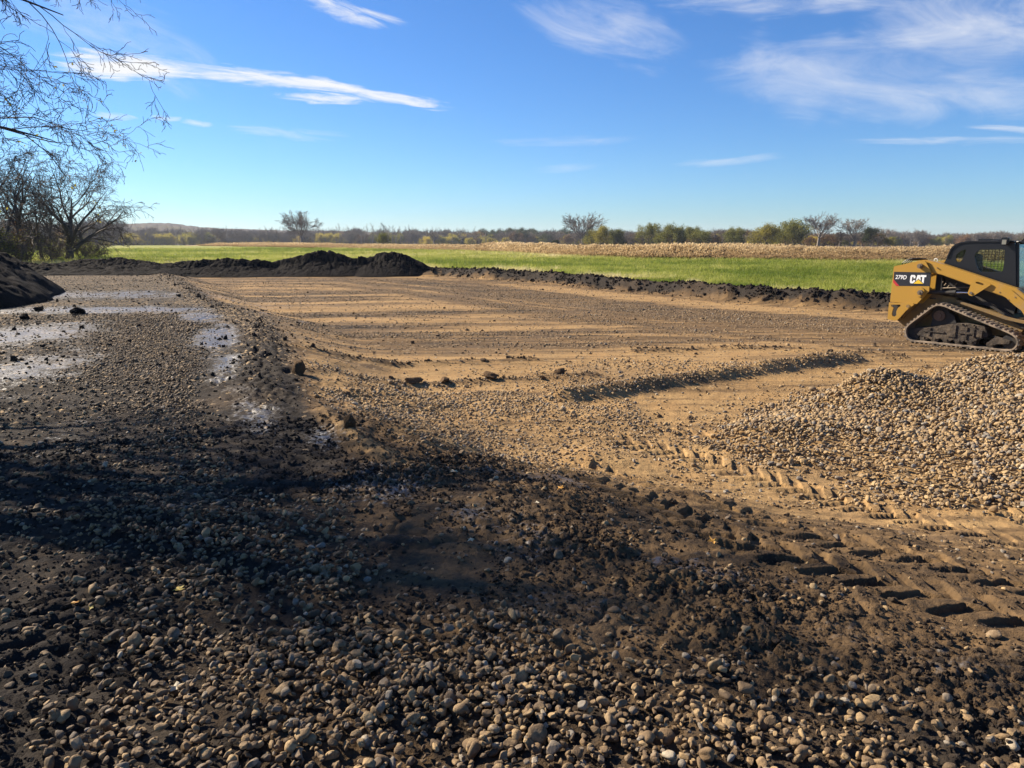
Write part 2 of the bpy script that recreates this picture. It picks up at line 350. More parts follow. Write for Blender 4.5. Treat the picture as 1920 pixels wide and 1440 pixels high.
def field_mat(name, c1, c2, c3, sc=1.):
    m_, t, b, o = mat(name); pos = t.new('ShaderNodeNewGeometry').outputs['Position']
    n1 = t.noise(.12*sc, 6, .6, pos); n2 = t.noise(3.5*sc, 6, .7, pos)
    c = t.mix(t.ramp(n1, .35, .65), c1, c2); c = t.mix(t.ramp(n2, .45, .7), c, c3)
    t.set(b.inputs['Base Color'], c); b.inputs['Roughness'].default_value = .95; b.inputs['Specular IOR Level'].default_value = .1
    bp = t.new('ShaderNodeBump', {'Height': n2, 'Distance': .15, 'Strength': .7}); t.l.new(bp.outputs[0], b.inputs['Normal'])
    return m_
GRASSG = field_mat('grass_ground', (.19, .225, .045), (.27, .27, .065), (.32, .28, .11))
PLOW = field_mat('plowed_ground', (.10, .075, .052), (.14, .105, .072), (.06, .047, .036))
DRYG = field_mat('dry_ground', (.34, .24, .13), (.24, .17, .10), (.42, .31, .17))

def leaf_mat(name, stops, rough=.6, trans=.35, pnoise=0.):
    """tint from the instancer, else random per object; thin leaves let light through"""
    m_, t, b, o = mat(name)
    a = t.new('ShaderNodeAttribute', attribute_name='tint', attribute_type='INSTANCER').outputs['Fac']
    pos = t.new('ShaderNodeNewGeometry').outputs['Position']
    if pnoise: a = t.m('ADD', a, t.m('MULTIPLY', t.m('SUBTRACT', t.noise(pnoise, 3, .6, pos), .5), 1.2))
    cr = t.n.new('ShaderNodeValToRGB'); e = cr.color_ramp.elements
    for i, (p_, c) in enumerate(stops):
        q = e[i] if i < 2 else e.new(p_)
        q.position = p_; q.color = (*c, 1)
    t.l.new(a, cr.inputs[0]); t.l.new(cr.outputs[0], b.inputs['Base Color']); b.inputs['Roughness'].default_value = rough
    b.inputs['Specular IOR Level'].default_value = .2
    if trans:
        tr = t.new('ShaderNodeBsdfTranslucent', {0: cr.outputs[0]}); mx = t.new('ShaderNodeMixShader', {0: trans, 1: b.outputs[0], 2: tr.outputs[0]})
        t.l.new(mx.outputs[0], o.inputs[0])
    return m_
GRASS = leaf_mat('grass_blades', [(0, (.13, .18, .025)), (1, (.60, .52, .28)), (.35, (.28, .31, .06)), (.65, (.42, .41, .11))], .5, .55)
REEDM = leaf_mat('dry_reed', [(0, (.36, .25, .13)), (1, (.66, .52, .31)), (.5, (.50, .375, .205))], .6, .58)
def stone_mat(name='stone'):
    m_, t, b, o = mat(name)
    a = t.new('ShaderNodeAttribute', attribute_name='tint', attribute_type='INSTANCER').outputs['Fac']
    dk = t.new('ShaderNodeAttribute', attribute_name='dirt', attribute_type='INSTANCER').outputs['Fac']
    oc = t.new('ShaderNodeTexCoord').outputs['Object']; pos = t.new('ShaderNodeNewGeometry').outputs['Position']
    cr = t.n.new('ShaderNodeValToRGB'); e = cr.color_ramp.elements; cr.color_ramp.interpolation = 'LINEAR'
    for i, (p_, c) in enumerate([(0, (.15, .097, .050)), (1, (.46, .38, .26)), (.25, (.25, .165, .080)), (.5, (.39, .27, .130)), (.72, (.32, .215, .105)), (.84, (.19, .15, .105)), (.94, (.20, .18, .15))]):
        q = e[i] if i < 2 else e.new(p_)
        q.position = p_; q.color = (*c, 1)
    t.l.new(a, cr.inputs[0])
    n1 = t.noise(22, 6, .65, pos); n2 = t.noise(150, 4, .7, pos)
    c = t.mix(t.m('MULTIPLY', t.ramp(n2, .4, .75), .45), cr.outputs[0], (.16, .12, .08))
    dirt = t.ramp(t.m('ADD', t.m('MULTIPLY', t.m('SUBTRACT', n1, .5), 1.6), dk), .32, .72)
    c = t.mix(dirt, c, t.mix(t.ramp(dk, .35, .9), (.155, .100, .052), (.062, .044, .028)))
    t.set(b.inputs['Base Color'], c); b.inputs['Roughness'].default_value = .78; b.inputs['Specular IOR Level'].default_value = .3
    bp = t.new('ShaderNodeBump', {'Height': t.m('ADD', n2, t.m('MULTIPLY', n1, .8)), 'Distance': .004, 'Strength': .8}); t.l.new(bp.outputs[0], b.inputs['Normal'])
    return m_
STONE = stone_mat()
def clod_mat():
    m_, t, b, o = mat('clod')
    dk = t.new('ShaderNodeAttribute', attribute_name='dirt', attribute_type='INSTANCER').outputs['Fac']
    pos = t.new('ShaderNodeNewGeometry').outputs['Position']; n = t.noise(60, 6, .7, pos)
    c = t.mix(n, (.085, .058, .035), (.16, .11, .067)); c2 = t.mix(n, (.016, .0135, .012), (.040, .032, .026))
    t.set(b.inputs['Base Color'], t.mix(t.ramp(dk, .3, .8), c, c2)); b.inputs['Roughness'].default_value = .9; b.inputs['Specular IOR Level'].default_value = .06
    bp = t.new('ShaderNodeBump', {'Height': n, 'Distance': .008, 'Strength': .9}); t.l.new(bp.outputs[0], b.inputs['Normal'])
    return m_
CLOD = clod_mat()
def flat(name, col, rough=.5, metal=0., spec=.5, dust=None, dscale=3., dlo=.5, dhi=.8, bump=0.):
    m_, t, b, o = mat(name); oc = t.new('ShaderNodeTexCoord').outputs['Object']
    n = t.noise(dscale, 7, .65, oc)
    c = t.mix(t.m('MULTIPLY', n, .25), col, tuple(x*.6 for x in col))
    if dust: c = t.mix(t.ramp(n, dlo, dhi), c, dust)
    t.set(b.inputs['Base Color'], c); b.inputs['Roughness'].default_value = rough
    b.inputs['Metallic'].default_value = metal; b.inputs['Specular IOR Level'].default_value = spec
    if dust: t.set(b.inputs['Roughness'], t.ramp(n, dlo, dhi, rough, .9))
    if bump: bp = t.new('ShaderNodeBump', {'Height': n, 'Distance': bump}); t.l.new(bp.outputs[0], b.inputs['Normal'])
    return m_
BARK = flat('bark', (.075, .062, .052), .9, spec=.15, dust=(.11, .095, .08), dscale=5.)
TWIG = flat('twig', (.085, .066, .055), .85, spec=.2)
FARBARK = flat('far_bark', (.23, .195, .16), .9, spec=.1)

# ---------------------------------------------------------------- ground sheet, split by what lies on it
def ground():
    f = 1331.; h = 1.9
    vs = np.concatenate([np.arange(2600, 1500, -14), np.arange(1500, 600, -1.6), np.arange(600, 452.2, -1.15)])
    dep = R(PITCH)+np.arctan((vs-720)/f); dep = dep[dep < R(80)]
    rr = h/np.tan(dep); rr = rr[rr < 620]; rr = np.concatenate([rr, np.geomspace(rr[-1]*1.1, 2600, 16)])
    dn = np.concatenate([np.arange(-56, -42, .14), np.arange(-42, 42, .064), np.arange(42, 56, .14)]); th = np.concatenate([np.arange(56, 304, 2.5), dn+360]); th = R(1)*np.unique(th) if False else np.radians(th)
    nt, nr = len(th), len(rr)
    T, RR = np.meshgrid(th, rr); x = RR*np.sin(T); y = RR*np.cos(T)
    dr = np.gradient(rr)[:, None]*np.ones((1, nt)); lim = np.maximum(dr*.55, RR*.0011)
    lim = np.where((T < R(303.9)), np.maximum(lim, RR*.04), lim)
    fl = fields(x.ravel(), y.ravel(), lim.ravel())
    V = np.stack([x.ravel(), y.ravel(), fl['z']], 1)
    i = np.arange(nr-1)[:, None]*nt; j = np.arange(nt)[None, :]; j2 = (j+1) % nt
    F = np.stack([i+j, i+nt+j, i+nt+j2, i+j2], -1).reshape(-1, 4)[:, ::-1]
    c0 = len(V); V = np.vstack([V, [0, 0, fl['z'][:nt].mean()]])
    cen = V[F].mean(1); fc = fl['field'][F].mean(1); rd = fl['road'][F].mean(1)
    rq, rs, _ = pl(cen[:, 0], cen[:, 1], REED); rsd = rq*rs*-1; rsd = rsd+fbm(cen[:, 0], cen[:, 1], .05, 3, 99)*3
    bsc = (pl(cen[:, 0], cen[:, 1], BANK)); bsc = -bsc[0]*bsc[1]+.35*fbm(cen[:, 0], cen[:, 1], .7, 3, 95)
    cls = np.where((fc > .5) & (bsc > .75), np.where(rsd > 0, np.where(rsd > 22, 4, 3), 2), np.where((rd > .5) & (cen[:, 1] > 5.3) | (rd > .985), 1, 0))
    grav = .10+.28*ss(fl['streak'], -.1, .5)+.55*fl['road']*ss(fl['r'], 8, 14)*(1-np.clip(fl['wet']*1.6, 0, 1)); grav = np.append(grav*(1-fl['field']), 0)
    grav[:-1] *= ss(fl['r'], 4, 14)*np.clip(1-fl['bk']*3, 0, 1)
    for k, (nm, m_) in enumerate((('ground', SOIL), ('dirt_road', SOIL), ('grass_field', GRASSG), ('dry_grass_verge', DRYG), ('plowed_field', PLOW))):
        Fk = F[cls == k]
        if k == 0: Fk = np.vstack([Fk, np.stack([np.full(nt, c0), np.arange(nt), (np.arange(nt)+1) % nt, (np.arange(nt)+1) % nt], 1)[:, :]]) if False else Fk
        u, inv = np.unique(Fk, return_inverse=True)
        me = npmesh(nm, V[u], inv.reshape(-1, 4), True)
        if k < 2:
            for an in ('mud', 'wet'): attr(me, an, np.append(fl[an], .5)[u])
            attr(me, 'grav', grav[u])
        tag(link(nm, me, m_), kind='structure')
ground()

# ---------------------------------------------------------------- instancing of uncountable stuff
def variants(name, objs):
    col = bpy.data.collections.new(name)
    for o in objs: col.objects.link(o)
    return col
def vobj(name, me, m_):
    me.materials.append(m_); return bpy.data.objects.new(name, me)
def scatter(name, P_, rot, scl, idx, col, extra=None, parent=None):
    n = len(P_); me = bpy.data.meshes.new(name); me.vertices.add(n); me.vertices.foreach_set('co', np.asarray(P_, np.float32).ravel())
    attr(me, 'rot', rot, 'FLOAT_VECTOR'); attr(me, 'scl', scl, 'FLOAT_VECTOR'); attr(me, 'idx', idx, 'INT')
    for k, v in (extra or {}).items(): attr(me, k, v)
    me.update(); o = link(name, me, None, parent)
    g = bpy.data.node_groups.new(name+'_scatter', 'GeometryNodeTree')
    g.interface.new_socket('Geometry', in_out='INPUT', socket_type='NodeSocketGeometry'); g.interface.new_socket('Geometry', in_out='OUTPUT', socket_type='NodeSocketGeometry')
    gi = g.nodes.new('NodeGroupInput'); go = g.nodes.new('NodeGroupOutput')
    ip = g.nodes.new('GeometryNodeInstanceOnPoints'); ci = g.nodes.new('GeometryNodeCollectionInfo')
    ci.inputs['Collection'].default_value = col; ci.inputs['Separate Children'].default_value = True; ci.inputs['Reset Children'].default_value = True
    m2p = g.nodes.new('GeometryNodeMeshToPoints'); m2p.inputs['Radius'].default_value = .001
    g.links.new(gi.outputs[0], m2p.inputs[0]); g.links.new(m2p.outputs[0], ip.inputs['Points']); g.links.new(ci.outputs[0], ip.inputs['Instance'])
    ip.inputs['Pick Instance'].default_value = True
    for a, ty, s_ in (('rot', 'FLOAT_VECTOR', 'Rotation'), ('scl', 'FLOAT_VECTOR', 'Scale'), ('idx', 'INT', 'Instance Index')):
        na = g.nodes.new('GeometryNodeInputNamedAttribute'); na.data_type = ty; na.inputs[0].default_value = a
        g.links.new(na.outputs[0], ip.inputs[s_])
    g.links.new(ip.outputs[0], go.inputs[0])
    md = o.modifiers.new('scatter', 'NODES'); md.node_group = g
    return o
def ico(sub, seed, amp=.22, fr=1.6, sq=(1, .85, .65), facets=0):
    bm = bmesh.new(); bmesh.ops.create_icosphere(bm, subdivisions=sub, radius=1)
    V = np.array([v.co[:] for v in bm.verts]); F = np.array([[v.index for v in f_.verts] for f_ in bm.faces]); bm.free()
    r_ = np.random.default_rng(seed)
    for k in range(3):
        D = r_.normal(size=(5, 3)); D /= np.linalg.norm(D, axis=1)[:, None]
        for d in D: V = V*(1+amp/(k+1)*.5*np.sin((V@d)*fr*(k+1)+r_.uniform(0, 6.28)))[:, None]
    for k in range(facets):
        d = r_.normal(size=3); d /= np.linalg.norm(d); lim = r_.uniform(.52, .8)
        ex = np.maximum(V@d-lim, 0)*.92; V = V-ex[:, None]*d
    return V*np.array(sq), F
def stone_variants():
    L = []; r_ = np.random.default_rng(3)
    for k in range(14):
        sq = (1, r_.uniform(.7, .95), r_.uniform(.5, .8)); V, F = ico(3, 100+k, .2, 1.7, sq, 0 if k < 5 else int(r_.integers(5, 12)))
        L.append(vobj('stone_a%02d' % k, npmesh('stone_a%02d' % k, V, F, k < 5 or k % 2 == 0), STONE))
    for k in range(8):
        sq = (1, r_.uniform(.7, .95), r_.uniform(.5, .8)); V, F = ico(2, 300+k, .2, 1.7, sq, 0 if k < 4 else 6)
        L.append(vobj('stone_b%02d' % k, npmesh('stone_b%02d' % k, V, F, True), STONE))
    return variants('stone_kinds', L)
STV = stone_variants()
def wedge(n, r0, r1, a0=-39, a1=39, pw=1.):
    """points in the view wedge, density falling as 1/r^pw (pw=1 -> uniform per area when 0)"""
    u = rng.random(n)
    r = (r0**(2-pw)+u*(r1**(2-pw)-r0**(2-pw)))**(1/(2-pw)); a = np.radians(rng.uniform(a0, a1, n)); return r*np.sin(a), r*np.cos(a), r
def put_stones(name, x, y, z, fl, size, dirt, parent=None, sink=.25):
    n = len(x); r = np.hypot(x, y)
    idx = np.where(r < 8, rng.integers(0, 14, n), rng.integers(14, 22, n))
    rot = np.stack([rng.normal(0, .45, n), rng.normal(0, .45, n), rng.uniform(0, 6.28, n)], 1)
    scl = size[:, None]*np.stack([rng.uniform(.85, 1.25, n), rng.uniform(.8, 1.1, n), rng.uniform(.8, 1.15, n)], 1)
    P_ = np.stack([x, y, z+size*(.55-sink*2.6*rng.random(n))], 1)
    return scatter(name, P_, rot, scl, idx, STV, dict(tint=rng.random(n), dirt=dirt), parent)
def gravel():
    X = []; 
    # density per square metre as a function of place
    def dens(x, y):
        fl = fields(x, y, np.full(x.shape, .05)); sd, r = fl['sd'], fl['r']
        nz = fbm(x, y, .8, 4, 200); nz2 = fbm(x, y, 3, 3, 210)
        roadz = ss(-sd, .85, 1.25)*(y > 4.5)+(y <= 4.5)*(1-fl['near_dark']*0)
        left = ss(x/np.maximum(y, .1), -.72, -.50)
        d = 1000*roadz*(1-ss(y, 14.5, 17.5))*np.clip(.90+.5*nz+.45*nz2, .12, 1.25)*(1-np.clip(fl['wet']*1.25, 0, .97))*(.30+.70*left)
        # right of centre the mud zone is nearly bare until the foreground band
        b1 = ss(x-(-1.25+.0*y), 0, .5)*(y > 2.0)*(y < 6)
        d = d*(1-.93*b1*ss(y+.55*nz-.20*np.clip(-x, 0, 2)+.42*np.clip(x, 0, 3), 2.75, 3.35))
        fg = (y < 4.2)*(1-ss(y+.9*nz-.33*np.clip(-x, 0, 2)+.36*np.clip(x, 0, 3), 2.55, 3.25))*ss(x, -2.2, -.9)
        d = np.maximum(d*(1-fg), fg*2100*np.clip(.8+.7*nz2, .25, 1.2)*(1-.35*ss(x, .9, 1.9)*ss(nz2, -.2, .2)))
        d = np.maximum(d, 130*ss(nz, 0, .5)*(y < 5.5)*(x > -1.5)*(x < 1.2))
        d = np.maximum(d, 160*ss(-pl(x, y, PILE+[PILE[0]])[0], -.9, -.1)*(y > 5)); d = np.maximum(d, 900*fl['st3']*np.clip(.75+.6*nz, .15, 1.1))
        # grey gravel between road edge and the mid gravel, plateau beyond
        d = np.maximum(d, 420*ss(sd, .25, .5)*(1-ss(sd, 2.6, 3.6))*(y > 5.2)*(y < 10.5)*np.clip(.6+nz, .1, 1))
        d = np.maximum(d, 1000*ss(fl['rst'], .25, .6))
        pla = polyblend(x, y, [(-1, 9.8), (.8, 9.3), (3.0, 10.7), (4.6, 11.8), (2, 12.4), (-.5, 11.2)], .4); d = np.maximum(d, 380*pla*np.clip(.8+nz, .2, 1.2))
        pad = ss(sd, .3, .9)*(1-fl['field'])*(y > 6)*(fl['bk'] < .12)
        d = np.maximum(d, pad*(14+260*ss(fl['streak']+.25*nz, .02, .5))*(1-ss(r, 22, 34)*.6))
        d = np.maximum(d, 45*(1-fl['field'])*ss(r, 2, 3)*np.clip(.5+nz2, 0, 1))
        return d*(fl['field'] < .3)*(fl['bk'] < .3)*(1-.93*np.clip(fl['lband'], 0, 1)*(x > .3)), fl
    for (r0, r1, n, pw) in ((1.5, 4.2, 34000, 0.), (4.2, 9, 98000, .0), (9, 18, 165000, 0.3), (18, 38, 130000, .6)):
        x, y, r = wedge(n, r0, r1, -53, 53, pw)
        area = math.radians(82)*(r1**2-r0**2)/2
        loc = n*(2-pw)/(r1**(2-pw)-r0**(2-pw))*r**(-pw)/math.radians(106)      # candidates per m2 here
        d, fl = dens(x, y)
        cap = 1. if r1 < 10 else 1.
        keep = rng.random(n) < np.minimum(d*cap/loc, 1)
        ip = inside(x, y, [(a*.99+.06, b) for a, b in PILE]); keep &= ~ip
        X.append(np.stack([x, y], 1)[keep])
    XY = np.vstack(X); x, y = XY.T
    d, fl = dens(x, y); n = len(x)
    size = np.clip(rng.lognormal(math.log(.0130), .32, n), .006, .033)*np.where(np.hypot(x, y) > 14, 1.1, 1)
    size *= np.where(y < 3.5, 1.02, .95)
    big = (d > 450) & (y < 4.2); z = fl['z']+np.where(big, rng.random(n)*.035, 0)
    dirt = .22+.42*fl['mud']*rng.uniform(.55, 1.4, n)+rng.normal(0, .06, n)
    nr = np.hypot(x, y) < 9
    print('stones', n, nr.sum())
    tag(put_stones('gravel', x, y, z, fl, size, dirt), 'loose rounded tan and grey stones spread over the mud and the haul road', 'gravel', kind='stuff')
gravel()

# ---------------------------------------------------------------- stone pile at right
def pile_h(x, y):
    m_ = pl(x, y, PILE+[PILE[0]])[0]; ins = inside(x, y, PILE); e = np.where(ins, m_, -m_)
    core = .54*np.exp(-(((x-8.6)/2.75)**2+((y-8.4)/2.6)**2))+.27*np.exp(-(((x-4.75)/.55)**2+((y-9.0)/.5)**2))+.16*np.exp(-(((x-6.3)/1.1)**2+((y-9.7)/.6)**2))
    core += .10*np.exp(-(((x-3.2)/.9)**2+((y-7.4)/.5)**2))
    lay = .05+.05*fbm(x, y, .9, 4, 400)+.05*ss(x, 3, 6)+core
    return lay*ss(e, -.05, .55)-.04*(1-ss(e, -.1, .1)), e
def stone_pile():
    nx, ny = 300, 240; x, y = np.meshgrid(np.linspace(1.6, 12.8, nx), np.linspace(3.6, 12.6, ny)); x = x.ravel(); y = y.ravel()
    h, e = pile_h(x, y); z = Hz(x, y)+h-.035+fbm(x, y, 6, 3, 410)*.02
    z = np.where(e < -.08, z-.12, z)
    i = np.arange(ny-1)[:, None]*nx; j = np.arange(nx-1)[None]; F = np.stack([i+j, i+j+1, i+nx+j+1, i+nx+j], -1).reshape(-1, 4)
    F = F[(e[F] > -.12).all(1)]; u, inv = np.unique(F, return_inverse=True)
    me = npmesh('core', np.stack([x, y, z], 1)[u], inv.reshape(-1, 4), True)
    for k, v in (('mud', .33), ('wet', 0), ('grav', .6)): attr(me, k, np.full(len(u), v*.8))
    root = empty('stone_pile', (0, 0, 0)); tag(root, 'heap of washed tan cobbles spilling across the dirt below the track loader', 'stone pile')
    link('mound', me, SOIL, root)
    n = 130000; x = rng.uniform(1.6, 12.6, n); y = rng.uniform(3.7, 12.5, n)
    h, e = pile_h(x, y); near = (x/y < 1.45)
    pr = ss(e+fbm(x, y, 2, 3, 431)*.55, -.25, .4)*np.where(near, 1, .0)*np.where(y > 10.8, .6, 1)
    pr = pr*(.72+.65*fbm(x, y, 1.3, 4, 433))
    k = rng.random(n) < pr; x, y, h = x[k], y[k], h[k]; n = len(x)
    size = np.clip(rng.lognormal(math.log(.0172), .30, n), .008, .040)
    z = Hz(x, y)+np.maximum(h, 0)+rng.uniform(-.005, .018, n)
    print('pile stones', n)
    tag(put_stones('stone', x, y, z, None, size, rng.normal(.24, .15, n).clip(0, .6), root, .2), kind='stuff')
stone_pile()

# ---------------------------------------------------------------- clods
def clod_variants():
    L = []
    for k in range(6):
        V, F = ico(3, 700+k, .30, 2.4, (1, .85, .65), 2); V = V*(1+.06*np.sin(V[:, [0]]*9+k)*np.sin(V[:, [1]]*8))
        L.append(vobj('clod_%d' % k, npmesh('clod_%d' % k, V, F, False), CLOD))
    return variants('clod_kinds', L)
CLV = clod_variants()
def clods():
    XY = []
    for r0, r1, n in ((1.5, 7, 150000), (7, 16, 60000), (16, 45, 170000)):
        x, y, r = wedge(n, r0, r1, -50, 50, .5 if r1 > 10 else 0)
        fl = fields(x, y, np.full(n, .05)); nz = fbm(x, y, 3, 3, 500)
        d = np.maximum.reduce([fl['clod']*1.0, fl['be']*.35, fl['bk']*1.0, fl['rid']*.6, .22*fl['road']*(1-fl['field'])*ss(nz, -.5, .3)*(fl['r'] < 9)+.05*fl['road'], .06*(1-fl['field'])*ss(nz, .0, .5), .5*fl['near_dark']*ss(nz, -.4, .3), .6*ss(fl['dsd'], .05, .4)*(fl['r'] < 5)*(x > .3)*ss(nz, -.5, .2)])*(fl['bsd'] < 1.2)*(1-.5*np.clip(fl['lband'], 0, 1))
        k = rng.random(n) < d; XY.append(np.stack([x[k], y[k]], 1))
    x, y = np.vstack(XY).T; n = len(x); fl = fields(x, y, np.full(n, .05)); r = np.hypot(x, y)
    s = np.clip(rng.lognormal(math.log(.0075), .5, n), .003, .03)*np.clip(r/6, .8, 2.1)*np.where(fl['bk'] > .3, 1.7, np.where(fl['be'] > .4, .8, .9))
    print('clods', n)
    rot = rng.uniform(0, 6.28, (n, 3)); P_ = np.stack([x, y, fl['z']+s*.15], 1)
    o = scatter('soil_crumbs', P_, rot, s[:, None]*rng.uniform(.8, 1.2, (n, 3)), rng.integers(0, 6, n), CLV, dict(dirt=np.clip(fl['mud']*1.0+rng.normal(0, .12, n), 0, 1)))
    tag(o, 'crumbled lumps of dark and brown soil strewn over the site', 'soil crumbs', kind='stuff')
clods()
def single_clod(x, y, s, dark, label, sq=(1, .8, .75), seed=1, name='soil_clod', m_=None):
    V, F = ico(4, 900+seed, .26, 2.2, sq, 2); V = V*(1+.06*fbm(V[:, 0]*3+seed, V[:, 1]*3+V[:, 2]*2, 2, 4, seed)[:, None]*2)
    z = float(Hz(np.array([x]), np.array([y]))[0]); me = npmesh(name, V*s, F, True)
    o = link(name, me, m_ or (DARKCL if dark else BROWNCL)); o.location = (x, y, z+s*.35); o.rotation_euler = (0, 0, seed)
    return tag(o, label, 'soil clod', 'single clods lying on the site')
def plainsoil(name, a, b_, rg=.9):
    m_, t, b, o = mat(name); pos = t.new('ShaderNodeNewGeometry').outputs['Position']; n = t.noise(18, 8, .7, pos); n2 = t.noise(1.2, 4, .6, pos)
    t.set(b.inputs['Base Color'], t.mix(t.ramp(n2, .35, .7), t.mix(n, a, b_), tuple(c*1.25 for c in b_))); b.inputs['Roughness'].default_value = rg; b.inputs['Specular IOR Level'].default_value = .04
    bp = t.new('ShaderNodeBump', {'Height': n, 'Distance': .05, 'Strength': .9}); t.l.new(bp.outputs[0], b.inputs['Normal'])
    return m_
DARKCL = plainsoil('topsoil', (.006, .0055, .0055), (.013, .011, .0105)); BROWNCL = plainsoil('brown_clod', (.05, .032, .018), (.11, .072, .042))
single_clod(-10.03, 16.4, .15, True, 'largest black clod alone on the wet patch at the left of the haul road', (1.25, .9, .75), 2)
single_clod(-10.35, 15.05, .10, True, 'small black clod left and nearer than the largest one on the wet haul road', (1, .8, .8), 3)
single_clod(-11.3, 17.0, .09, True, 'small black clod left of the largest one, close to the black berm', (1, .8, .8), 4)
single_clod(-2.74, 8.9, .11, False, 'upright pointed brown clod on the inner edge of the pad beside the black berm', (.8, .75, 1.15), 5)
single_clod(-1.43, 6.02, .055, False, 'fist sized brown clod on the sandy ridge at the end of the road edge', (.8, .8, 1.1), 6)
single_clod(-1.45, 10.1, .085, False, 'leftmost of the brown clods in the blade ridge across the pad', (1.5, .8, .6), 7)
single_clod(-1.0, 10.3, .085, False, 'second brown clod from the left in the blade ridge across the pad', (1.2, .8, .6), 8)
single_clod(-.33, 10.55, .085, False, 'third brown clod from the left in the blade ridge across the pad', (1.5, .8, .6), 9)
single_clod(.75, 10.85, .085, False, 'rightmost low brown clod in the blade ridge across the pad', (1.6, .8, .5), 10)

# ---------------------------------------------------------------- topsoil heaps
def heap(name, cx, cy, rx, ry, h, rot, label, seed, peaks=(), lump=.12, cat='soil heap', skew=0.):
    """free-standing heap of topsoil, own mesh, edges buried in the ground"""
    n1, n2 = 260, 150; a, b_ = np.meshgrid(np.linspace(-1.15, 1.15, n1), np.linspace(-1.2, 1.2, n2)); a = a.ravel(); b_ = b_.ravel()
    c, s = math.cos(rot), math.sin(rot); x = cx+a*rx*c-b_*ry*s; y = cy+a*rx*s+b_*ry*c
    wv = fbm(x, y, .35, 3, seed)*.25
    rr = np.sqrt(a**2*np.abs(a)**1.0+b_**2)+wv*.6 if rx/ry > 2.5 else np.sqrt(a**2+b_**2)+wv*.5
    prof = np.clip(1-rr, -.3, 1); prof = np.where(prof > 0, prof**.85, prof)
    z = h*prof*(1+.35*fbm(x, y, .45, 3, seed+3)*(rx/ry > 2.5))
    for (px, py, pr, ph) in peaks: z += ph*np.exp(-(((x-px)**2+(y-py)**2)/pr**2))*(prof > 0)*ss(prof, 0, .3)
    lm = ss(rr, 1.05, .55) if False else np.clip(1.15-rr, 0, 1)
    z += lm*(lump*fbm(x, y, 1.3, 5, seed+5)+lump*.7*(cells(x, y, 2.2, seed)-.4)+lump*.45*(cells(x, y, 5, seed+1)-.4)+.045*(cells(x+fbm(x, y, 4, 2, seed)*.05, y, 11, seed+2)-.4))
    base = fields(x, y, np.full(x.shape, .3))['z']
    i = np.arange(n2-1)[:, None]*n1; j = np.arange(n1-1)[None]; F = np.stack([i+j, i+j+1, i+n1+j+1, i+n1+j], -1).reshape(-1, 4)
    keep = (prof[F] > -.25).all(1); F = F[keep]; u, inv = np.unique(F, return_inverse=True)
    z = np.where(prof < 0, z-.15, z)
    V = np.stack([x-cx, y-cy, base+z], 1)
    me = npmesh(name, V[u], inv.reshape(-1, 4), True); o = link(name, me, DARKCL); o.location = (cx, cy, 0)
    return tag(o, label, cat, 'topsoil heaps round the pad')
heap('soil_heap', -10.9, 42.0, 4.2, 2.3, .90, .0, 'broad tallest black soil heap, second from the right behind the pad', 11, lump=.15)
heap('soil_heap', -7.25, 41.6, 2.5, 2.1, .98, .0, 'pointed black soil heap at the right end of the row behind the pad', 23, lump=.14)
heap('soil_heap', -16.4, 41.4, 5.4, 2.2, .62, .0, 'long low black soil heap left of the broad tallest heap', 37, lump=.15)
heap('soil_heap', -22.6, 40.6, 4.8, 2.3, .58, .15, 'rough low black soil heap behind the far end of the haul road', 41, lump=.16)
heap('soil_ridge', -25.5, 36.0, 9.5, 2.2, .42, -.08, 'low churned black soil ridge closing off the haul road', 53, lump=.19, cat='soil ridge')
heap('soil_ridge', -8.9, 42.4, 4.5, 1.6, .3, 0, 'low black soil saddle joining the two tall heaps', 57, lump=.15, cat='soil ridge')
heap('soil_berm', -17.1, 20.0, 8.2, 3.7, 2.5, 2.0, 'high black soil berm along the left side of the haul road', 67, lump=.22, cat='soil berm')

# ---------------------------------------------------------------- grass and reeds
def tuft(seed, n, h, spread, wd, lean=.35, plume=0., segs=2):
    r_ = np.random.default_rng(seed); V = []; F = []
    for i in range(n):
        a = r_.uniform(0, 6.28); q = r_.uniform(0, spread); px, py = q*math.cos(a), q*math.sin(a)
        la = r_.uniform(0, 6.28); ln = abs(r_.normal(0, lean)); hh = h*r_.uniform(.6, 1.15); fa = r_.uniform(0, 3.14); w2 = wd*r_.uniform(.6, 1.3)/2
        k = len(V); dx, dy = math.cos(fa)*w2, math.sin(fa)*w2
        for s in range(segs+1):
            t = s/segs; cx = px+math.cos(la)*ln*hh*t*t; cy = py+math.sin(la)*ln*hh*t*t; cz = hh*t*(1-.25*ln*t); tw = (1-t*.85)
            V += [(cx-dx*tw, cy-dy*tw, cz), (cx+dx*tw, cy+dy*tw, cz)]
        for s in range(segs): F.append((k+2*s, k+2*s+1, k+2*s+3, k+2*s+2))
        if plume:
            for m_ in range(3):
                k = len(V); w3 = plume*.28; b0 = cz-plume*.45*m_*.6; ox, oy = math.cos(la+m_)*.05, math.sin(la+m_)*.05; fb = fa+m_*1.1
                V += [(cx, cy, b0-plume*.6), (cx+w3*math.cos(fb)+ox, cy+w3*math.sin(fb)+oy, b0), (cx+ox*2.2, cy+oy*2.2, b0+plume*.5), (cx-w3*math.cos(fb)*.5, cy-w3*math.sin(fb)*.5, b0)]
                F.append((k, k+1, k+2, k+3))
    return np.array(V), np.array(F)
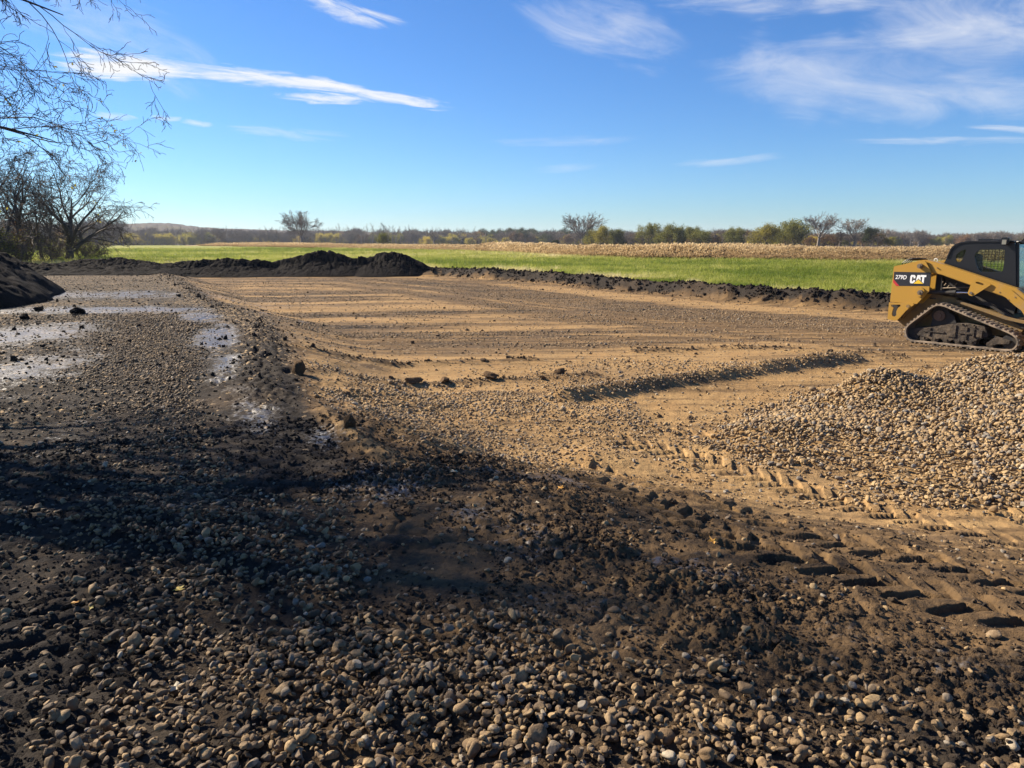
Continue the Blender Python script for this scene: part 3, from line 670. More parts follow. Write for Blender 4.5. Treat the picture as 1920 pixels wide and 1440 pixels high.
def grass():
    L = [vobj('grass_tuft_%d' % k, npmesh('gt%d' % k, *tuft(k, 22, .085, .16, .012, .6)), GRASS) for k in range(5)]
    L += [vobj('grass_tuft_x%d' % k, npmesh('gx%d' % k, *tuft(40+k, 30, .17, .16, .012, .9)), GRASS) for k in range(2)]
    col = variants('grass_kinds', L)
    x, y, r = wedge(200000, 17, 130, -40, 40, 1.45)
    fl = fields(x, y, np.full(x.shape, .3)); rq, rs, _ = pl(x, y, REED); rsd = -rq*rs
    edge = np.exp(-np.clip(fl['bsd']-.4, 0, 99)/1.6); nz = fbm(x, y, .35, 4, 600); nz2 = fbm(x, y, .06, 3, 610)
    k = (fl['bsd']+.35*fbm(x, y, .7, 3, 95) > .7) & (rsd < 2) & (rng.random(len(x)) < .6+.6*nz+.5)
    x, y, r, edge, nz, nz2, z, rsd = [q[k] for q in (x, y, r, edge, nz, nz2, fl['z'], rsd)]
    n = len(x); pale = edge*.85*ss(nz, -.4, .3)+.3*ss(rsd, -8, 0)
    tint = np.clip(.34+.42*nz+.5*nz2+pale+rng.normal(0, .17, n)-.12*ss(r, 60, 100), 0, 1)
    s = np.clip(r/23, .9, 4)*rng.uniform(.7, 1.5, n); print('tufts', n)
    idx = np.where(rng.random(n) < .05+pale*.6, rng.integers(5, 7, n), rng.integers(0, 5, n))
    o = scatter('grass', np.stack([x, y, z-.01], 1), np.stack([0*x, 0*x, rng.uniform(0, 6.28, n)], 1), np.stack([s, s, np.clip(s*.8, .8, 2.0)*rng.uniform(.8, 1.2, n)], 1), idx, col, dict(tint=tint))
    tag(o, 'bright green grass of the field beyond the dirt pad', 'grass', kind='stuff')
grass()
def reeds():
    L = [vobj('reed_clump_%d' % k, npmesh('rc%d' % k, *tuft(70+k, 34, 1.0, .55, .035, .22, .17, 3)), REEDM) for k in range(5)]
    col = variants('reed_kinds', L)
    X = []
    P_ = np.array(REED, float); 
    n = 42000; x = rng.uniform(-75, 75, n); t = rng.random(n)**1.3*20
    yb = np.interp(x, P_[:, 0], P_[:, 1]); y = yb+t*np.where(x > 0, .75, 2.2)+fbm(x, x*0, .12, 3, 620)*3+1
    k = (np.abs(x/y) < .86) & (rng.random(n) < .35+np.clip(60/np.hypot(x, y), 0, .65)); x, y, t = x[k], y[k], t[k]; n = len(x); r = np.hypot(x, y)
    fl = fields(x, y, np.full(n, .5)); nz = fbm(x, y, .1, 3, 630)
    hgt = (.84+.34*nz)*rng.uniform(.75, 1.2, n)*np.where(x < -4, .62, 1)*(.55+.45*ss(t, 0, 3))
    print('reeds', n); w_ = np.clip(r/60, .8, 2.2)
    tint = np.clip(.52+.5*nz+rng.normal(0, .2, n)-.25*(x < -2)-.3*(1-ss(t, 0, 2.2)), 0, 1)
    o = scatter('dry_reeds', np.stack([x, y, fl['z']-.03], 1), np.stack([0*x, 0*x, rng.uniform(0, 6.28, n)], 1), np.stack([w_, w_, hgt], 1), rng.integers(0, 5, n), col, dict(tint=tint))
    tag(o, 'belt of tall dry tan reeds between the green field and the trees', 'reeds', kind='stuff')
reeds()

# ---------------------------------------------------------------- trees
def tubes(S, n=4):
    """S rows: p0(3) p1(3) r0 r1 -> V, F"""
    S = np.asarray(S, float); p0, p1, r0, r1 = S[:, :3], S[:, 3:6], S[:, 6], S[:, 7]; d = p1-p0; d /= np.linalg.norm(d, axis=1)[:, None]+1e-9
    ref = np.where(np.abs(d[:, [2]]) > .9, np.array([[1., 0, 0]]), np.array([[0, 0, 1.]])); u = np.cross(d, ref); u /= np.linalg.norm(u, axis=1)[:, None]; v = np.cross(d, u)
    a = np.arange(n)*2*np.pi/n; ring = u[:, None]*np.cos(a)[None, :, None]+v[:, None]*np.sin(a)[None, :, None]
    V = np.concatenate([p0[:, None]+ring*r0[:, None, None], p1[:, None]+ring*r1[:, None, None]], 1).reshape(-1, 3)
    k = np.arange(len(S))[:, None]*2*n; j = np.arange(n)[None]; j2 = (j+1) % n
    F = np.stack([k+j, k+j2, k+n+j2, k+n+j], -1).reshape(-1, 4); return V, F
def grow(seed, base, d0, L0, r0, levels, kids, ratio, ang, up, wander, segs, minr=.006, first=.25, droop=0.):
    r_ = np.random.default_rng(seed); out = [[] for _ in range(levels+1)]; tips = []
    def br(p, d, L, r, lv):
        n = max(2, segs-lv); st = L/n; pts = [p]; rad = [r]; dirs = [d]; wl = wander*(.45 if lv == 0 else 1+.25*lv)
        for i in range(n):
            d = d+r_.normal(0, wl, 3); d[2] += (up[min(lv, len(up)-1)]-(droop*lv if lv > 1 else 0))*(i+1)/n
            d = d/np.linalg.norm(d); p = p+d*st; rr = max(r*(1-.93*((i+1)/n)**1.2), minr)
            out[lv].append((*pts[-1], *p, rad[-1], rr)); pts.append(p); rad.append(rr); dirs.append(d)
        if lv >= levels: tips.append(p); return
        nk = kids[min(lv, len(kids)-1)]; nk = int(nk*r_.uniform(.8, 1.25)+.5)
        for k in range(nk):
            t = first+(1-first)*(k+r_.random())/nk if lv == 0 else .15+.85*(k+r_.random())/nk
            q = min(t*n, n-.001); i = int(q); fr = q-i; pp = pts[i]*(1-fr)+pts[i+1]*fr; rr = rad[i]*(1-fr)+rad[i+1]*fr; dd = dirs[i+1]
            ax = np.cross(dd, r_.normal(size=3)); ax /= np.linalg.norm(ax); a = R(r_.normal(ang[min(lv, len(ang)-1)], 9))
            nd = dd*math.cos(a)+np.cross(ax, dd)*math.sin(a)
            br(pp, nd, L*ratio[min(lv, len(ratio)-1)]*(r_.uniform(.85, 1.1) if lv == 0 else r_.uniform(.65, 1.2))*(1-.45*t if lv == 0 else 1-.3*t), max(rr*r_.uniform(.45, .7), minr), lv+1)
    br(np.array(base, float), np.array(d0, float)/np.linalg.norm(d0), L0, r0, 0)
    return out, tips
def leaves(tips, per, rad, size, seed, sel=1.):
    r_ = np.random.default_rng(seed); T = np.array(tips); T = T[r_.random(len(T)) < sel]
    c = np.repeat(T, per, 0)+r_.normal(0, rad, (len(T)*per, 3)); n = len(c)
    a = r_.normal(size=(n, 3)); a /= np.linalg.norm(a, axis=1)[:, None]; b_ = np.cross(a, r_.normal(size=(n, 3))); b_ /= np.linalg.norm(b_, axis=1)[:, None]
    s = size*r_.uniform(.6, 1.3, (n, 1)); V = np.stack([c-a*s, c-b_*s*.55, c+a*s, c+b_*s*.55], 1).reshape(-1, 3); return V, np.arange(n*4).reshape(-1, 4)
LEAFG = leaf_mat('olive_leaves', [(0, (.15, .155, .034)), (1, (.50, .42, .085)), (.5, (.32, .29, .055))], .7, .45, .35)
LEAFY = leaf_mat('yellow_leaves', [(0, (.24, .21, .035)), (1, (.56, .44, .08)), (.5, (.40, .34, .06))], .7, .5, .5)
LEAFD = leaf_mat('dark_leaves', [(0, (.03, .045, .015)), (1, (.08, .09, .028)), (.5, (.05, .068, .022))], .7, .2, .5)
LEAFB = leaf_mat('brown_leaves', [(0, (.12, .07, .035)), (1, (.26, .15, .07)), (.5, (.18, .11, .05))], .7, .3, .5)
def joined(name, parts, parent, label=None):
    """parts: (V, F, material) joined into ONE mesh with material slots"""
    V = []; F = []; MI = []; k = 0; ms = []
    for v, f_, m_ in parts:
        if not len(v): continue
        V.append(v); F.append(f_+k); k += len(v)
        if m_ not in ms: ms.append(m_)
        MI.append(np.full(len(f_), ms.index(m_)))
    me = npmesh(name, np.vstack(V), np.vstack(F), False, np.concatenate(MI)); return link(name, me, ms, parent)
def tree_meshes(kind, seed, h):
    """-> list of (part name, [(V, F, mat)]) for a tree of height h"""
    leafy = kind in ('olive', 'yellow', 'dark', 'brown', 'mixed')
    mr = .012*h/10 if h > 9 else .010
    if kind == 'bare': o, tips = grow(seed, (0, 0, -.3), (0, 0, 1), h*.40, h*.036, 4, (14, 8, 6, 4), (1.45, .55, .55, .5), (36, 34, 34), (.0, .09, .08, .05), .07, 6, mr*1.9, .42)
    elif kind == 'clump': o, tips = grow(seed, (0, 0, -.3), (.1*math.sin(seed), 0, 1), h*.5, h*.024, 4, (8, 6, 5, 3), (1.0, .6, .55, .5), (40, 36, 34), (.0, .12, .06, .0), .14, 7, .009, .25)
    elif kind == 'poplar': o, tips = grow(seed, (0, 0, -.3), (0, 0, 1), h*.9, h*.014, 3, (14, 5, 4), (.30, .5, .5), (26, 30), (.0, .25, .1), .03, 7, mr, .3)
    elif kind == 'weep': o, tips = grow(seed, (0, 0, -.3), (.1, 0, 1), h*.42, h*.04, 4, (9, 7, 5, 4), (1.25, .6, .55, .6), (50, 38, 34), (.0, .05, .0, -.05), .11, 7, .011, .2, .05)
    elif kind == 'shrub': o, tips = grow(seed, (0, 0, -.2), (0, 0, 1), h*.35, h*.02, 3, (12, 7, 6), (1.5, .6, .5), (45, 35), (.1, .1, .05), .12, 5, mr, .0)
    else: o, tips = grow(seed, (0, 0, -.3), (0, 0, 1), h*.6, h*.026, 3, (15, 7, 5), (1.0, .6, .5), (50, 40, 38), (.0, .10, .04), .1, 6, mr, .12)
    hh = max(s[5] for l in o for s in l); k = h/hh
    o = [[tuple(np.array(s[:6])*k)+s[6:] for s in l] for l in o]; tips = [t*k for t in tips]
    tr = tubes(o[0]+o[1], 6); tw = tubes([s for l in o[2:] for s in l], 3)
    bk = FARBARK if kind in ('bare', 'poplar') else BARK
    cr = [(*tw, TWIG if kind in ('weep', 'shrub') else bk)]
    if leafy:
        m_ = dict(olive=LEAFG, yellow=LEAFY, dark=LEAFD, brown=LEAFB, mixed=LEAFG)[kind]
        cr.append((*leaves(tips, 18 if kind != 'dark' else 24, h*.058, h*.020, seed, .8), m_))
        if kind == 'mixed': cr.append((*leaves(tips, 5, h*.05, h*.022, seed+1, .35), LEAFY))
    if kind == 'shrub': cr.append((*leaves(tips, 4, h*.07, h*.020, seed, .5), (LEAFG, LEAFG, LEAFB)[seed % 3]))
    return [('trunk', [(*tr, bk)]), ('crown', cr)]
def tree(name, x, y, kind, h, seed, label, cat='tree', group=None, sx=1., z=None):
    z = float(Hz(np.array([x]), np.array([y]))[0]) if z is None else z
    t = empty(name, (x, y, z), seed*1.3); tag(t, label, cat, group); t.scale = (sx, sx, 1)
    for nm, pr in tree_meshes(kind, seed, h): joined(nm, pr, t)
    return t
def pos(u, dist):
    k = (u-960)/1331./math.cos(R(PITCH)); y = dist/math.sqrt(1+k*k); return k*y, y
# the row on the right, beyond the reeds; heights follow from what each shows above the horizon
FAR = [
 ('cottonwood_tree', 1087, 400, 250, 'bare', 1.45, 'big bare tree standing left of the yellowing trees in the far row'),
 ('cottonwood_tree', 581, 397, 250, 'bare', 1.45, 'lone round bare tree standing in the far field behind the soil heaps'),
 ('cottonwood_tree', 1512, 399, 240, 'bare', 1.45, 'largest bare tree at the right end of the far row'),
 ('cottonwood_tree', 1577, 411, 240, 'bare', 1.45, 'broad bare tree right of the largest bare one'),
 ('willow_tree', 1119, 428, 235, 'yellow', 1.1, 'pale yellow-green tree beside the big bare one'),
 ('willow_tree', 1148, 432, 250, 'olive', .9, 'small olive tree right of the pale yellow-green one'),
 ('willow_tree', 1206, 424, 235, 'mixed', 1.0, 'tall loose olive tree near the middle of the far row'),
 ('willow_tree', 1247, 424, 225, 'olive', 1.1, 'dark olive round tree near the middle of the far row'),
 ('willow_tree', 1288, 430, 240, 'mixed', 1.1, 'yellow and olive tree right of the dark olive round tree'),
 ('willow_tree', 1362, 430, 225, 'olive', 1.15, 'olive tree standing alone left of the brightest yellow tree'),
 ('willow_tree', 1418, 425, 215, 'yellow', 1.25, 'brightest yellow tree in the far row'),
 ('willow_tree', 1468, 419, 230, 'mixed', 1.35, 'wide olive tree between the yellow tree and the largest bare tree'),
 ('willow_tree', 1448, 430, 235, 'olive', 1.1, 'low olive tree tucked right behind the brightest yellow tree'),
 ('willow_tree', 1607, 430, 235, 'dark', .9, 'small dark green tree right of the broad bare tree'),
 ('willow_tree', 1170, 436, 260, 'poplar', 1.3, 'grey leafless tree between olive trees left of the row’s middle'),
 ('willow_tree', 1184, 433, 262, 'bare', 1.0, 'grey leafless thicket tree behind the tall loose olive tree'),
 ('willow_tree', 1320, 437, 250, 'bare', 1.1, 'low grey bare tree between the two olive trees'),
 ('willow_tree', 1340, 441, 255, 'bare', 1.2, 'low brownish bare tree left of the lone olive tree'),
 ('willow_tree', 1390, 437, 250, 'bare', 1.0, 'low bare tree just left of the brightest yellow tree'),
 ('willow_tree', 1104, 434, 245, 'olive', .9, 'small olive tree at the foot of the big bare one'),
 ('willow_tree', 728, 421, 200, 'poplar', 1.6, 'slender sparse tree with a green skirt in the far field'),
 ('bush', 728, 438, 199, 'olive', .9, 'green bush round the foot of the slender sparse tree'),
 ('bush', 1036, 449, 190, 'dark', 1.0, 'small dark green bush left of the far row'),
 ('bush', 430, 427, 420, 'bare', 1.3, 'bare bushy tree on the far edge of the field at left'),
 ('willow_tree', 1228, 437, 230, 'olive', 1.1, 'low olive tree filling the gap by the dark olive round tree'),
 ('willow_tree', 1265, 437, 230, 'mixed', 1.1, 'low yellowish tree right behind the dark olive round tree'),
 ('willow_tree', 1306, 434, 235, 'olive', 1.0, 'narrow olive tree right of the yellow and olive one'),
 ('willow_tree', 1550, 432, 245, 'bare', 1.3, 'low tangled bare tree between the two large bare trees'),
]
for i, (nm, u, v, dist, kind, sx, lab) in enumerate(FAR):
    x, y = pos(u, dist); z = float(Hz(np.array([x]), np.array([y]))[0])
    h = 1.70+(447-v)/1331.*y*(1.03 if kind == 'bare' else 1.16)-z
    tree(nm, x, y, kind, h, 500+i*7, lab, 'bush' if nm == 'bush' else 'tree', 'trees of the far row' if 1080 < u < 1620 else None, sx, z)
# clump at the left edge, beyond the berm
CLUMP = [(158, 66, 'weep', 8.4, 'leaning round topped bare tree at the right end of the left clump', 1.0),
 (128, 70, 'clump', 7.8, 'straight bare tree just left of the round topped one', 1.0),
 (112, 64, 'clump', 7.2, 'thin dark bare tree in the middle of the left clump', .9),
 (75, 62, 'weep', 9.0, 'crooked bare tree leaning left in the left clump', .9),
 (40, 60, 'clump', 9.6, 'tall bare tree second from the left edge of the picture', 1.0),
 (8, 60, 'clump', 9.0, 'tall bare tree cut by the left edge of the picture', 1.1),
 (-60, 62, 'clump', 10, 'tall bare tree beyond the left edge behind the berm', 1.1),
 (190, 74, 'weep', 6.6, 'low spreading bare tree at the right end of the left clump', 1.1)]
for i, (u, dist, kind, h, lab, sx) in enumerate(CLUMP):
    x, y = pos(u, dist); tree('bare_tree', x, y, kind, h, 900+i*3, lab, 'tree', 'bare trees of the left clump', sx)
SH = [(10, 58, 2.4, 'brown leaved shrub at the far left edge behind the berm'), (38, 59, 2.5, 'dense shrub second from the left edge'), (66, 60, 2.6, 'tall green shrub third from the left under the bare trees'),
 (90, 61, 2.2, 'mixed shrub in the middle of the left clump'), (112, 63, 2.0, 'low brown shrub right of the middle of the left clump'), (135, 66, 1.8, 'green shrub left of the round topped bare tree'),
 (178, 68, 1.9, 'low dark shrub right of the round topped bare tree'), (205, 72, 1.6, 'small scraggly shrub at the right end of the left clump'), (-25, 58, 3.6, 'tall shrub outside the left edge')]
for i, (u, dist, h, lab) in enumerate(SH):
    x, y = pos(u, dist); tree('shrub', x, y, 'shrub', h, 1200+i, lab, 'shrub', 'shrubs of the left clump', 1.25)
# overhanging tree, trunk just outside the left edge
def near_tree():
    x, y = -10.1, 7.9; z = float(Hz(np.array([x]), np.array([y]))[0]); t = empty('overhanging_tree', (x, y, z)); tag(t, 'large bare tree whose long drooping branches reach in over the upper left corner', 'tree'); t.scale = (.6, .6, .6)
    r_ = np.random.default_rng(5); lim, tw, tips = [], [], []
    o, _ = grow(11, (0, 0, -.4), (.04, 0, 1), 9.0, .30, 0, (), (), (), (0,), .04, 7); lim += o[0]
    starts = [(1.9, (1, .12, .28), 4.6), (2.3, (1, -.22, .35), 5.2), (2.7, (1, .35, .30), 5.4), (3.0, (1, .02, .42), 5.6), (3.5, (1, -.35, .40), 5.6), (3.9, (1, .2, .50), 6.0), (4.3, (.9, -.08, .50), 5.4), (4.7, (1, .4, .52), 4.6),
              (5.0, (.9, -.3, .5), 3.6), (5.4, (.6, .1, .7), 3.0), (5.8, (.3, .3, 1), 2.6),
              (2.6, (.3, -1, .4), 4.6), (4.2, (.2, -1, .7), 4.4), (3.2, (-1, .2, .4), 4.4), (4.4, (-.8, .6, .6), 4.4), (3.4, (.5, 1, .5), 5.0), (4.2, (.4, .9, .8), 4.0)]
    for i, (zz, d, L) in enumerate(starts):
        fr_ = i < 11; o, tp = grow(40+i, (.03*zz*1.2, 0, zz*1.2+1.13), d, L*(1.45 if fr_ else 1.0), .125 if fr_ else .05, 4, (11, 7, 4, 3) if fr_ else (4, 3, 2, 2), (.50, .50, .55, .6), (36, 34, 34), (-.10, -.02, .0, .0), .13, 10, .0044, .15, .03)
        lim += o[0]; tw += [s for l in o[1:] for s in l]; tips += [q for q in tp if True]
    T = np.array(tips); sel = [q for q in tips if q[2] < 6.0 and q[0] > 3.5]; print('near twigs', len(tw), len(sel))
    joined('trunk', [(*tubes(lim, 8), BARK)], t)
    r_.shuffle(sel); sel = [q for q in sel if vn(np.array([q[0]*1.6]), np.array([q[2]*1.6+q[1]]), 9)[0] > .80]
    joined('crown', [(*tubes(tw, 3), TWIG), (*leaves(sel, 2, .05, .030, 4, .5), LEAFY)], t)
near_tree()

# ---------------------------------------------------------------- far woods, hills, poles
def woods():
    L = []
    for k, (kd, h) in enumerate((('poplar', 10), ('bare', 10), ('poplar', 11), ('yellow', 6.5), ('olive', 7), ('dark', 10), ('brown', 8))):
        V = []; F = []; mi = []; ms = []; c = 0
        for nm, pr in tree_meshes(kd, 60+k, h):
            for v, f_, m_ in pr:
                V.append(v); F.append(f_+c); c += len(v)
                if m_ not in ms: ms.append(m_)
                mi.append(np.full(len(f_), ms.index(m_)))
        me = npmesh('wood_%d' % k, np.vstack(V), np.vstack(F), False, np.concatenate(mi))
        for m_ in ms: me.materials.append(m_)
        L.append(bpy.data.objects.new('wood_%d' % k, me))
    col = variants('wood_kinds', L); X = []
    def band(u0, u1, d0, d1, n, w_, s0):
        for i in range(n):
            u = rng.uniform(u0, u1); d = rng.uniform(d0, d1); x, y = pos(u, d)
            nz = vn(np.array([u*.03]), np.array([d*.02]), 5)[0]
            ww = np.array(w_, float); ww[3] *= 3*(nz > .55); ww[4] *= 2*(nz < .45)
            X.append((x, y, rng.choice(7, p=ww/ww.sum()), s0*rng.uniform(.7, 1.2)))
    band(225, 900, 520, 640, 900, (5, 3, 5, 2.6, 1.6, 0, .6), 1.08)
    band(640, 780, 500, 560, 26, (3, 1, 3, 0, 0, 0, 0), 1.25)
    band(800, 1100, 470, 640, 420, (4, 3, 4, 3.4, 2.4, .3, .5), .92)
    band(905, 1005, 520, 600, 90, (0, 0, 0, .5, 1, 4, 0), 1.02)
    band(1060, 1700, 420, 620, 620, (3, 5, 2, 1.2, 1.6, .3, 1.6), .80)
    band(1600, 2080, 430, 620, 360, (1, 5, 1, .2, .7, .5, 4), .74)
    band(1100, 1420, 262, 300, 110, (2, 6, 1, 1.2, 1.2, 0, 1.5), .52)
    band(1090, 1640, 250, 290, 120, (0, 5, 0, .8, 1, .3, 3), .42)
    band(-100, 260, 300, 520, 260, (4, 4, 3, .8, .6, 0, 1), .95)
    A_ = np.array(X); n = len(A_); x, y = A_[:, 0], A_[:, 1]; z = fields(x, y, np.full(n, 20.))['z']; s = A_[:, 3]*1.08
    o = scatter('woods', np.stack([x, y, z], 1), np.stack([0*x, 0*x, rng.uniform(0, 6.28, n)], 1), np.stack([s*1.15, s*1.15, s], 1), A_[:, 2].astype(int), col, dict(tint=rng.random(n)))
    tag(o, 'far belt of leafless and yellowing woods along the edge of the fields', 'woods', kind='stuff')
woods()
def hills():
    prof = [(-700, 436), (-200, 430), (200, 429), (300, 425), (345, 425), (400, 431), (440, 433), (560, 436), (650, 436), (740, 439), (850, 442), (1000, 441), (1100, 441), (1300, 440), (1450, 441), (1600, 444), (1650, 444), (1700, 442), (1760, 444), (1850, 442), (1920, 445), (2400, 443), (3000, 444)]
    pu, pv = np.array(prof).T; az_ = np.arctan((pu-960)/1331./math.cos(R(PITCH)))
    th = np.radians(np.arange(-65, 65, .05)); V = []; m_, t, b, o = mat('wooded_hills')
    p_ = t.new('ShaderNodeNewGeometry').outputs['Position']; n1 = t.noise(.012, 6, .7, p_); n2 = t.noise(.09, 5, .7, p_)
    c = t.mix(t.ramp(n2, .35, .65), (.075, .058, .048), (.135, .105, .080)); c = t.mix(t.ramp(n1, .5, .68), c, (.12, .10, .045)); t.set(b.inputs['Base Color'], c); b.inputs['Roughness'].default_value = 1
    b.inputs['Specular IOR Level'].default_value = 0
    rows = [(900, -6, 0.), (1150, 0, .55), (1400, 0, .85), (1600, 0, 1.), (1800, 0, .8), (2600, 0, .3)]
    rs = np.linspace(900, 2400, 90)
    for r_ in rs:
        x, y = r_*np.sin(th), r_*np.cos(th); v = np.interp(th, az_, pv); top = 1.7+(447-v)/1331.*1600*np.cos(th)*1.25
        q = ss(r_, 900, 1600)*(1-.35*ss(r_, 1600, 2400)); bump = fbm(x, y, 1/60., 5, 70, 4)*2.2+(cells(x, y, 1/14., 71)-.4)*2.4
        V.append(np.stack([x, y, -9+(top+9)*q**.8+(bump-1.5)*ss(r_, 900, 1000)], 1))
    n = len(th); V = np.vstack(V); i = np.arange(len(rs)-1)[:, None]*n; j = np.arange(n-1)[None]; F = np.stack([i+j, i+j+1, i+n+j+1, i+n+j], -1).reshape(-1, 4)
    tag(link('hills', npmesh('hills', V, F, False), m_), kind='structure')
hills()
def poles():
    m_ = flat('weathered_wood', (.16, .14, .12), .9)
    for i, (u, lab) in enumerate(((1678, 'thin utility pole above the reeds left of the track loader'), (1560, 'thin utility pole behind the broad bare tree'), (1795, 'thin utility pole behind the cab of the track loader'))):
        x, y = pos(u, 330); z = float(Hz(np.array([x]), np.array([y]))[0]); t = empty('utility_pole', (x, y, z)); tag(t, lab, 'utility pole', 'utility poles of the far line')
        link('post', npmesh('post', *tubes([(0, 0, -.5, 0, 0, 4.9, .13, .09)], 8)), m_, t)
        link('crossarm', npmesh('crossarm', *tubes([(-.9, 0, 4.4, .9, 0, 4.4, .06, .06)], 6)), m_, t)
poles()

# ---------------------------------------------------------------- track loader
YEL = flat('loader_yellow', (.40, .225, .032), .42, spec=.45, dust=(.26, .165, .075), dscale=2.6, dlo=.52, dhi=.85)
YELD = flat('dusty_shaded_yellow', (.22, .135, .04), .6, dust=(.13, .095, .058), dscale=4, dlo=.42, dhi=.7)  # dusty yellow, also browned to paint in shade on the lower body
BLK = flat('black_paint', (.010, .011, .014), .32, dust=(.04, .036, .03), dscale=5, dlo=.68, dhi=.99)
DARKD = flat('dusty_black', (.014, .013, .013), .7, dust=(.05, .038, .026), dscale=6, dlo=.45, dhi=.75)
RUB = flat('rubber', (.045, .040, .036), .75, dust=(.30, .23, .16), dscale=5, dlo=.32, dhi=.6, bump=.01)
MUDM = flat('mud_caked_steel', (.035, .027, .021), .9, dust=(.11, .082, .055), dscale=7, dlo=.4, dhi=.7, bump=.03)
STEEL = flat('pin_steel', (.20, .16, .12), .5, .6)
CHROME = flat('rod_chrome', (.75, .75, .75), .15, 1.)
WHT = flat('decal_white', (.78, .79, .80), .5); BLKD = flat('decal_black', (.016, .018, .026), .4); RED = flat('decal_red', (.45, .02, .03), .5); TRI = flat('decal_yellow', (.75, .48, .02), .5)
LENS = flat('lamp_lens', (.22, .22, .19), .15); HOOKM = flat('hook_white', (.8, .78, .70), .5); REDP = flat('red_plastic', (.4, .02, .02), .5); SEATM = flat('seat_vinyl', (.02, .02, .022), .6)
def glass_mat():
    m_, t, b, o = mat('cab_glass'); g = t.new('ShaderNodeBsdfGlossy', {'Roughness': .03, 'Color': (.8, .9, .95, 1)}); tr = t.new('ShaderNodeBsdfTransparent', {0: (.80, .86, .84, 1)})
    fr = t.new('ShaderNodeFresnel', {0: 1.5}); mx = t.new('ShaderNodeMixShader', {0: t.m('MULTIPLY', fr.outputs[0], .55), 1: tr.outputs[0], 2: g.outputs[0]}); t.l.new(mx.outputs[0], o.inputs[0]); return m_
GLS = glass_mat()
LD = empty('track_loader', (8.2355, 14.5638, -.4), math.atan2(-.77617, .63052))
tag(LD, 'yellow and black compact track loader with triangular rubber tracks, parked at the right', 'track loader')
def pris(poly, d0, d1, holes=(), bev=.006):
    """prism of an outline in (along, up), between depths d0 < d1; returns V, faces list"""
    bm = bmesh.new(); loops = [list(poly)]+[list(h_) for h_ in holes]
    flatv = [p for l in loops for p in l]; tri = tessellate_polygon([[Vector((p[0], p[1], 0)) for p in l] for l in loops])
    fr = [bm.verts.new((p[0], d0, p[1])) for p in flatv]; bk_ = [bm.verts.new((p[0], d1, p[1])) for p in flatv]
    if not holes:
        bm.faces.new(fr); bm.faces.new(bk_[::-1])
    else:
        for a, b_, c in tri:
            try: bm.faces.new((fr[a], fr[b_], fr[c])); bm.faces.new((bk_[c], bk_[b_], bk_[a]))
            except ValueError: pass
    k = 0
    for l in loops:
        n = len(l)
        for i in range(n): bm.faces.new((fr[k+i], fr[k+(i+1) % n], bk_[k+(i+1) % n], bk_[k+i]))
        k += n
    bmesh.ops.recalc_face_normals(bm, faces=bm.faces)
    if bev and not holes: bmesh.ops.bevel(bm, geom=list(bm.edges), offset=min(bev, abs(d1-d0)*.3), segments=2, affect='EDGES', clamp_overlap=True)
    return bm
def bmcyl(bm, c0, c1, r, n=24, r2=None):
    c0 = Vector(c0); c1 = Vector(c1); d = c1-c0; M = Matrix.Translation((c0+c1)/2) @ d.to_track_quat('Z', 'Y').to_matrix().to_4x4()
    bmesh.ops.create_cone(bm, cap_ends=True, segments=n, radius1=r, radius2=r if r2 is None else r2, depth=d.length, matrix=M)
def bmbox(bm, x0, x1, y0, y1, z0, z1):
    bmesh.ops.create_cube(bm, size=1, matrix=Matrix.Translation(((x0+x1)/2, (y0+y1)/2, (z0+z1)/2)) @ Matrix.Diagonal((x1-x0, y1-y0, z1-z0, 1)))
def bmtube(bm, pts, r, n=8):
    for a, b_ in zip(pts[:-1], pts[1:]): bmcyl(bm, a, b_, r, n)
    for p in pts[1:-1]: bmesh.ops.create_uvsphere(bm, u_segments=n, v_segments=6, radius=r*1.01, matrix=Matrix.Translation(p))
def part(name, bm, m_, parent=LD, smooth=False, label=None):
    me = bpy.data.meshes.new(name); bm.to_mesh(me); bm.free()
    if smooth:
        me.polygons.foreach_set('use_smooth', np.full(len(me.polygons), True)); me.update()
        try: me.set_sharp_from_angle(angle=R(35))
        except Exception: pass
    o = link(name, me, m_, parent)
    if label: o['label'] = label
    return o
def comb(*bms):
    b0 = bmesh.new()
    for b_ in bms:
        me = bpy.data.meshes.new('t'); b_.to_mesh(me); b_.free(); b0.from_mesh(me); bpy.data.meshes.remove(me)
    return b0
W_ = 1.96
def arc(cx, cy, r, a0, a1, n=8): return [(cx+r*math.cos(R(a0+(a1-a0)*i/n)), cy+r*math.sin(R(a0+(a1-a0)*i/n))) for i in range(n+1)]
TOW = [(-.525, 1.527), (-.30, 1.585), (-.075, 1.65), (.03, 1.673), (.075, 1.66), (.212, 1.446), (.216, 1.051), (.009, .775), (-.527, .786)]
ARM = [(-.03, 1.665), (.071, 1.677), (.405, 1.59), (1.0, 1.402), (1.623, 1.204), (1.706, 1.179), (1.88, 1.05), (2.12, .72), (2.22, .40), (2.20, .26), (2.06, .24), (2.0, .36), (1.92, .62), (1.82, .78), (1.696, .867), (1.62, .935), (1.55, 1.008), (.921, 1.207), (.401, 1.379), (.10, 1.44), (-.02, 1.56)]
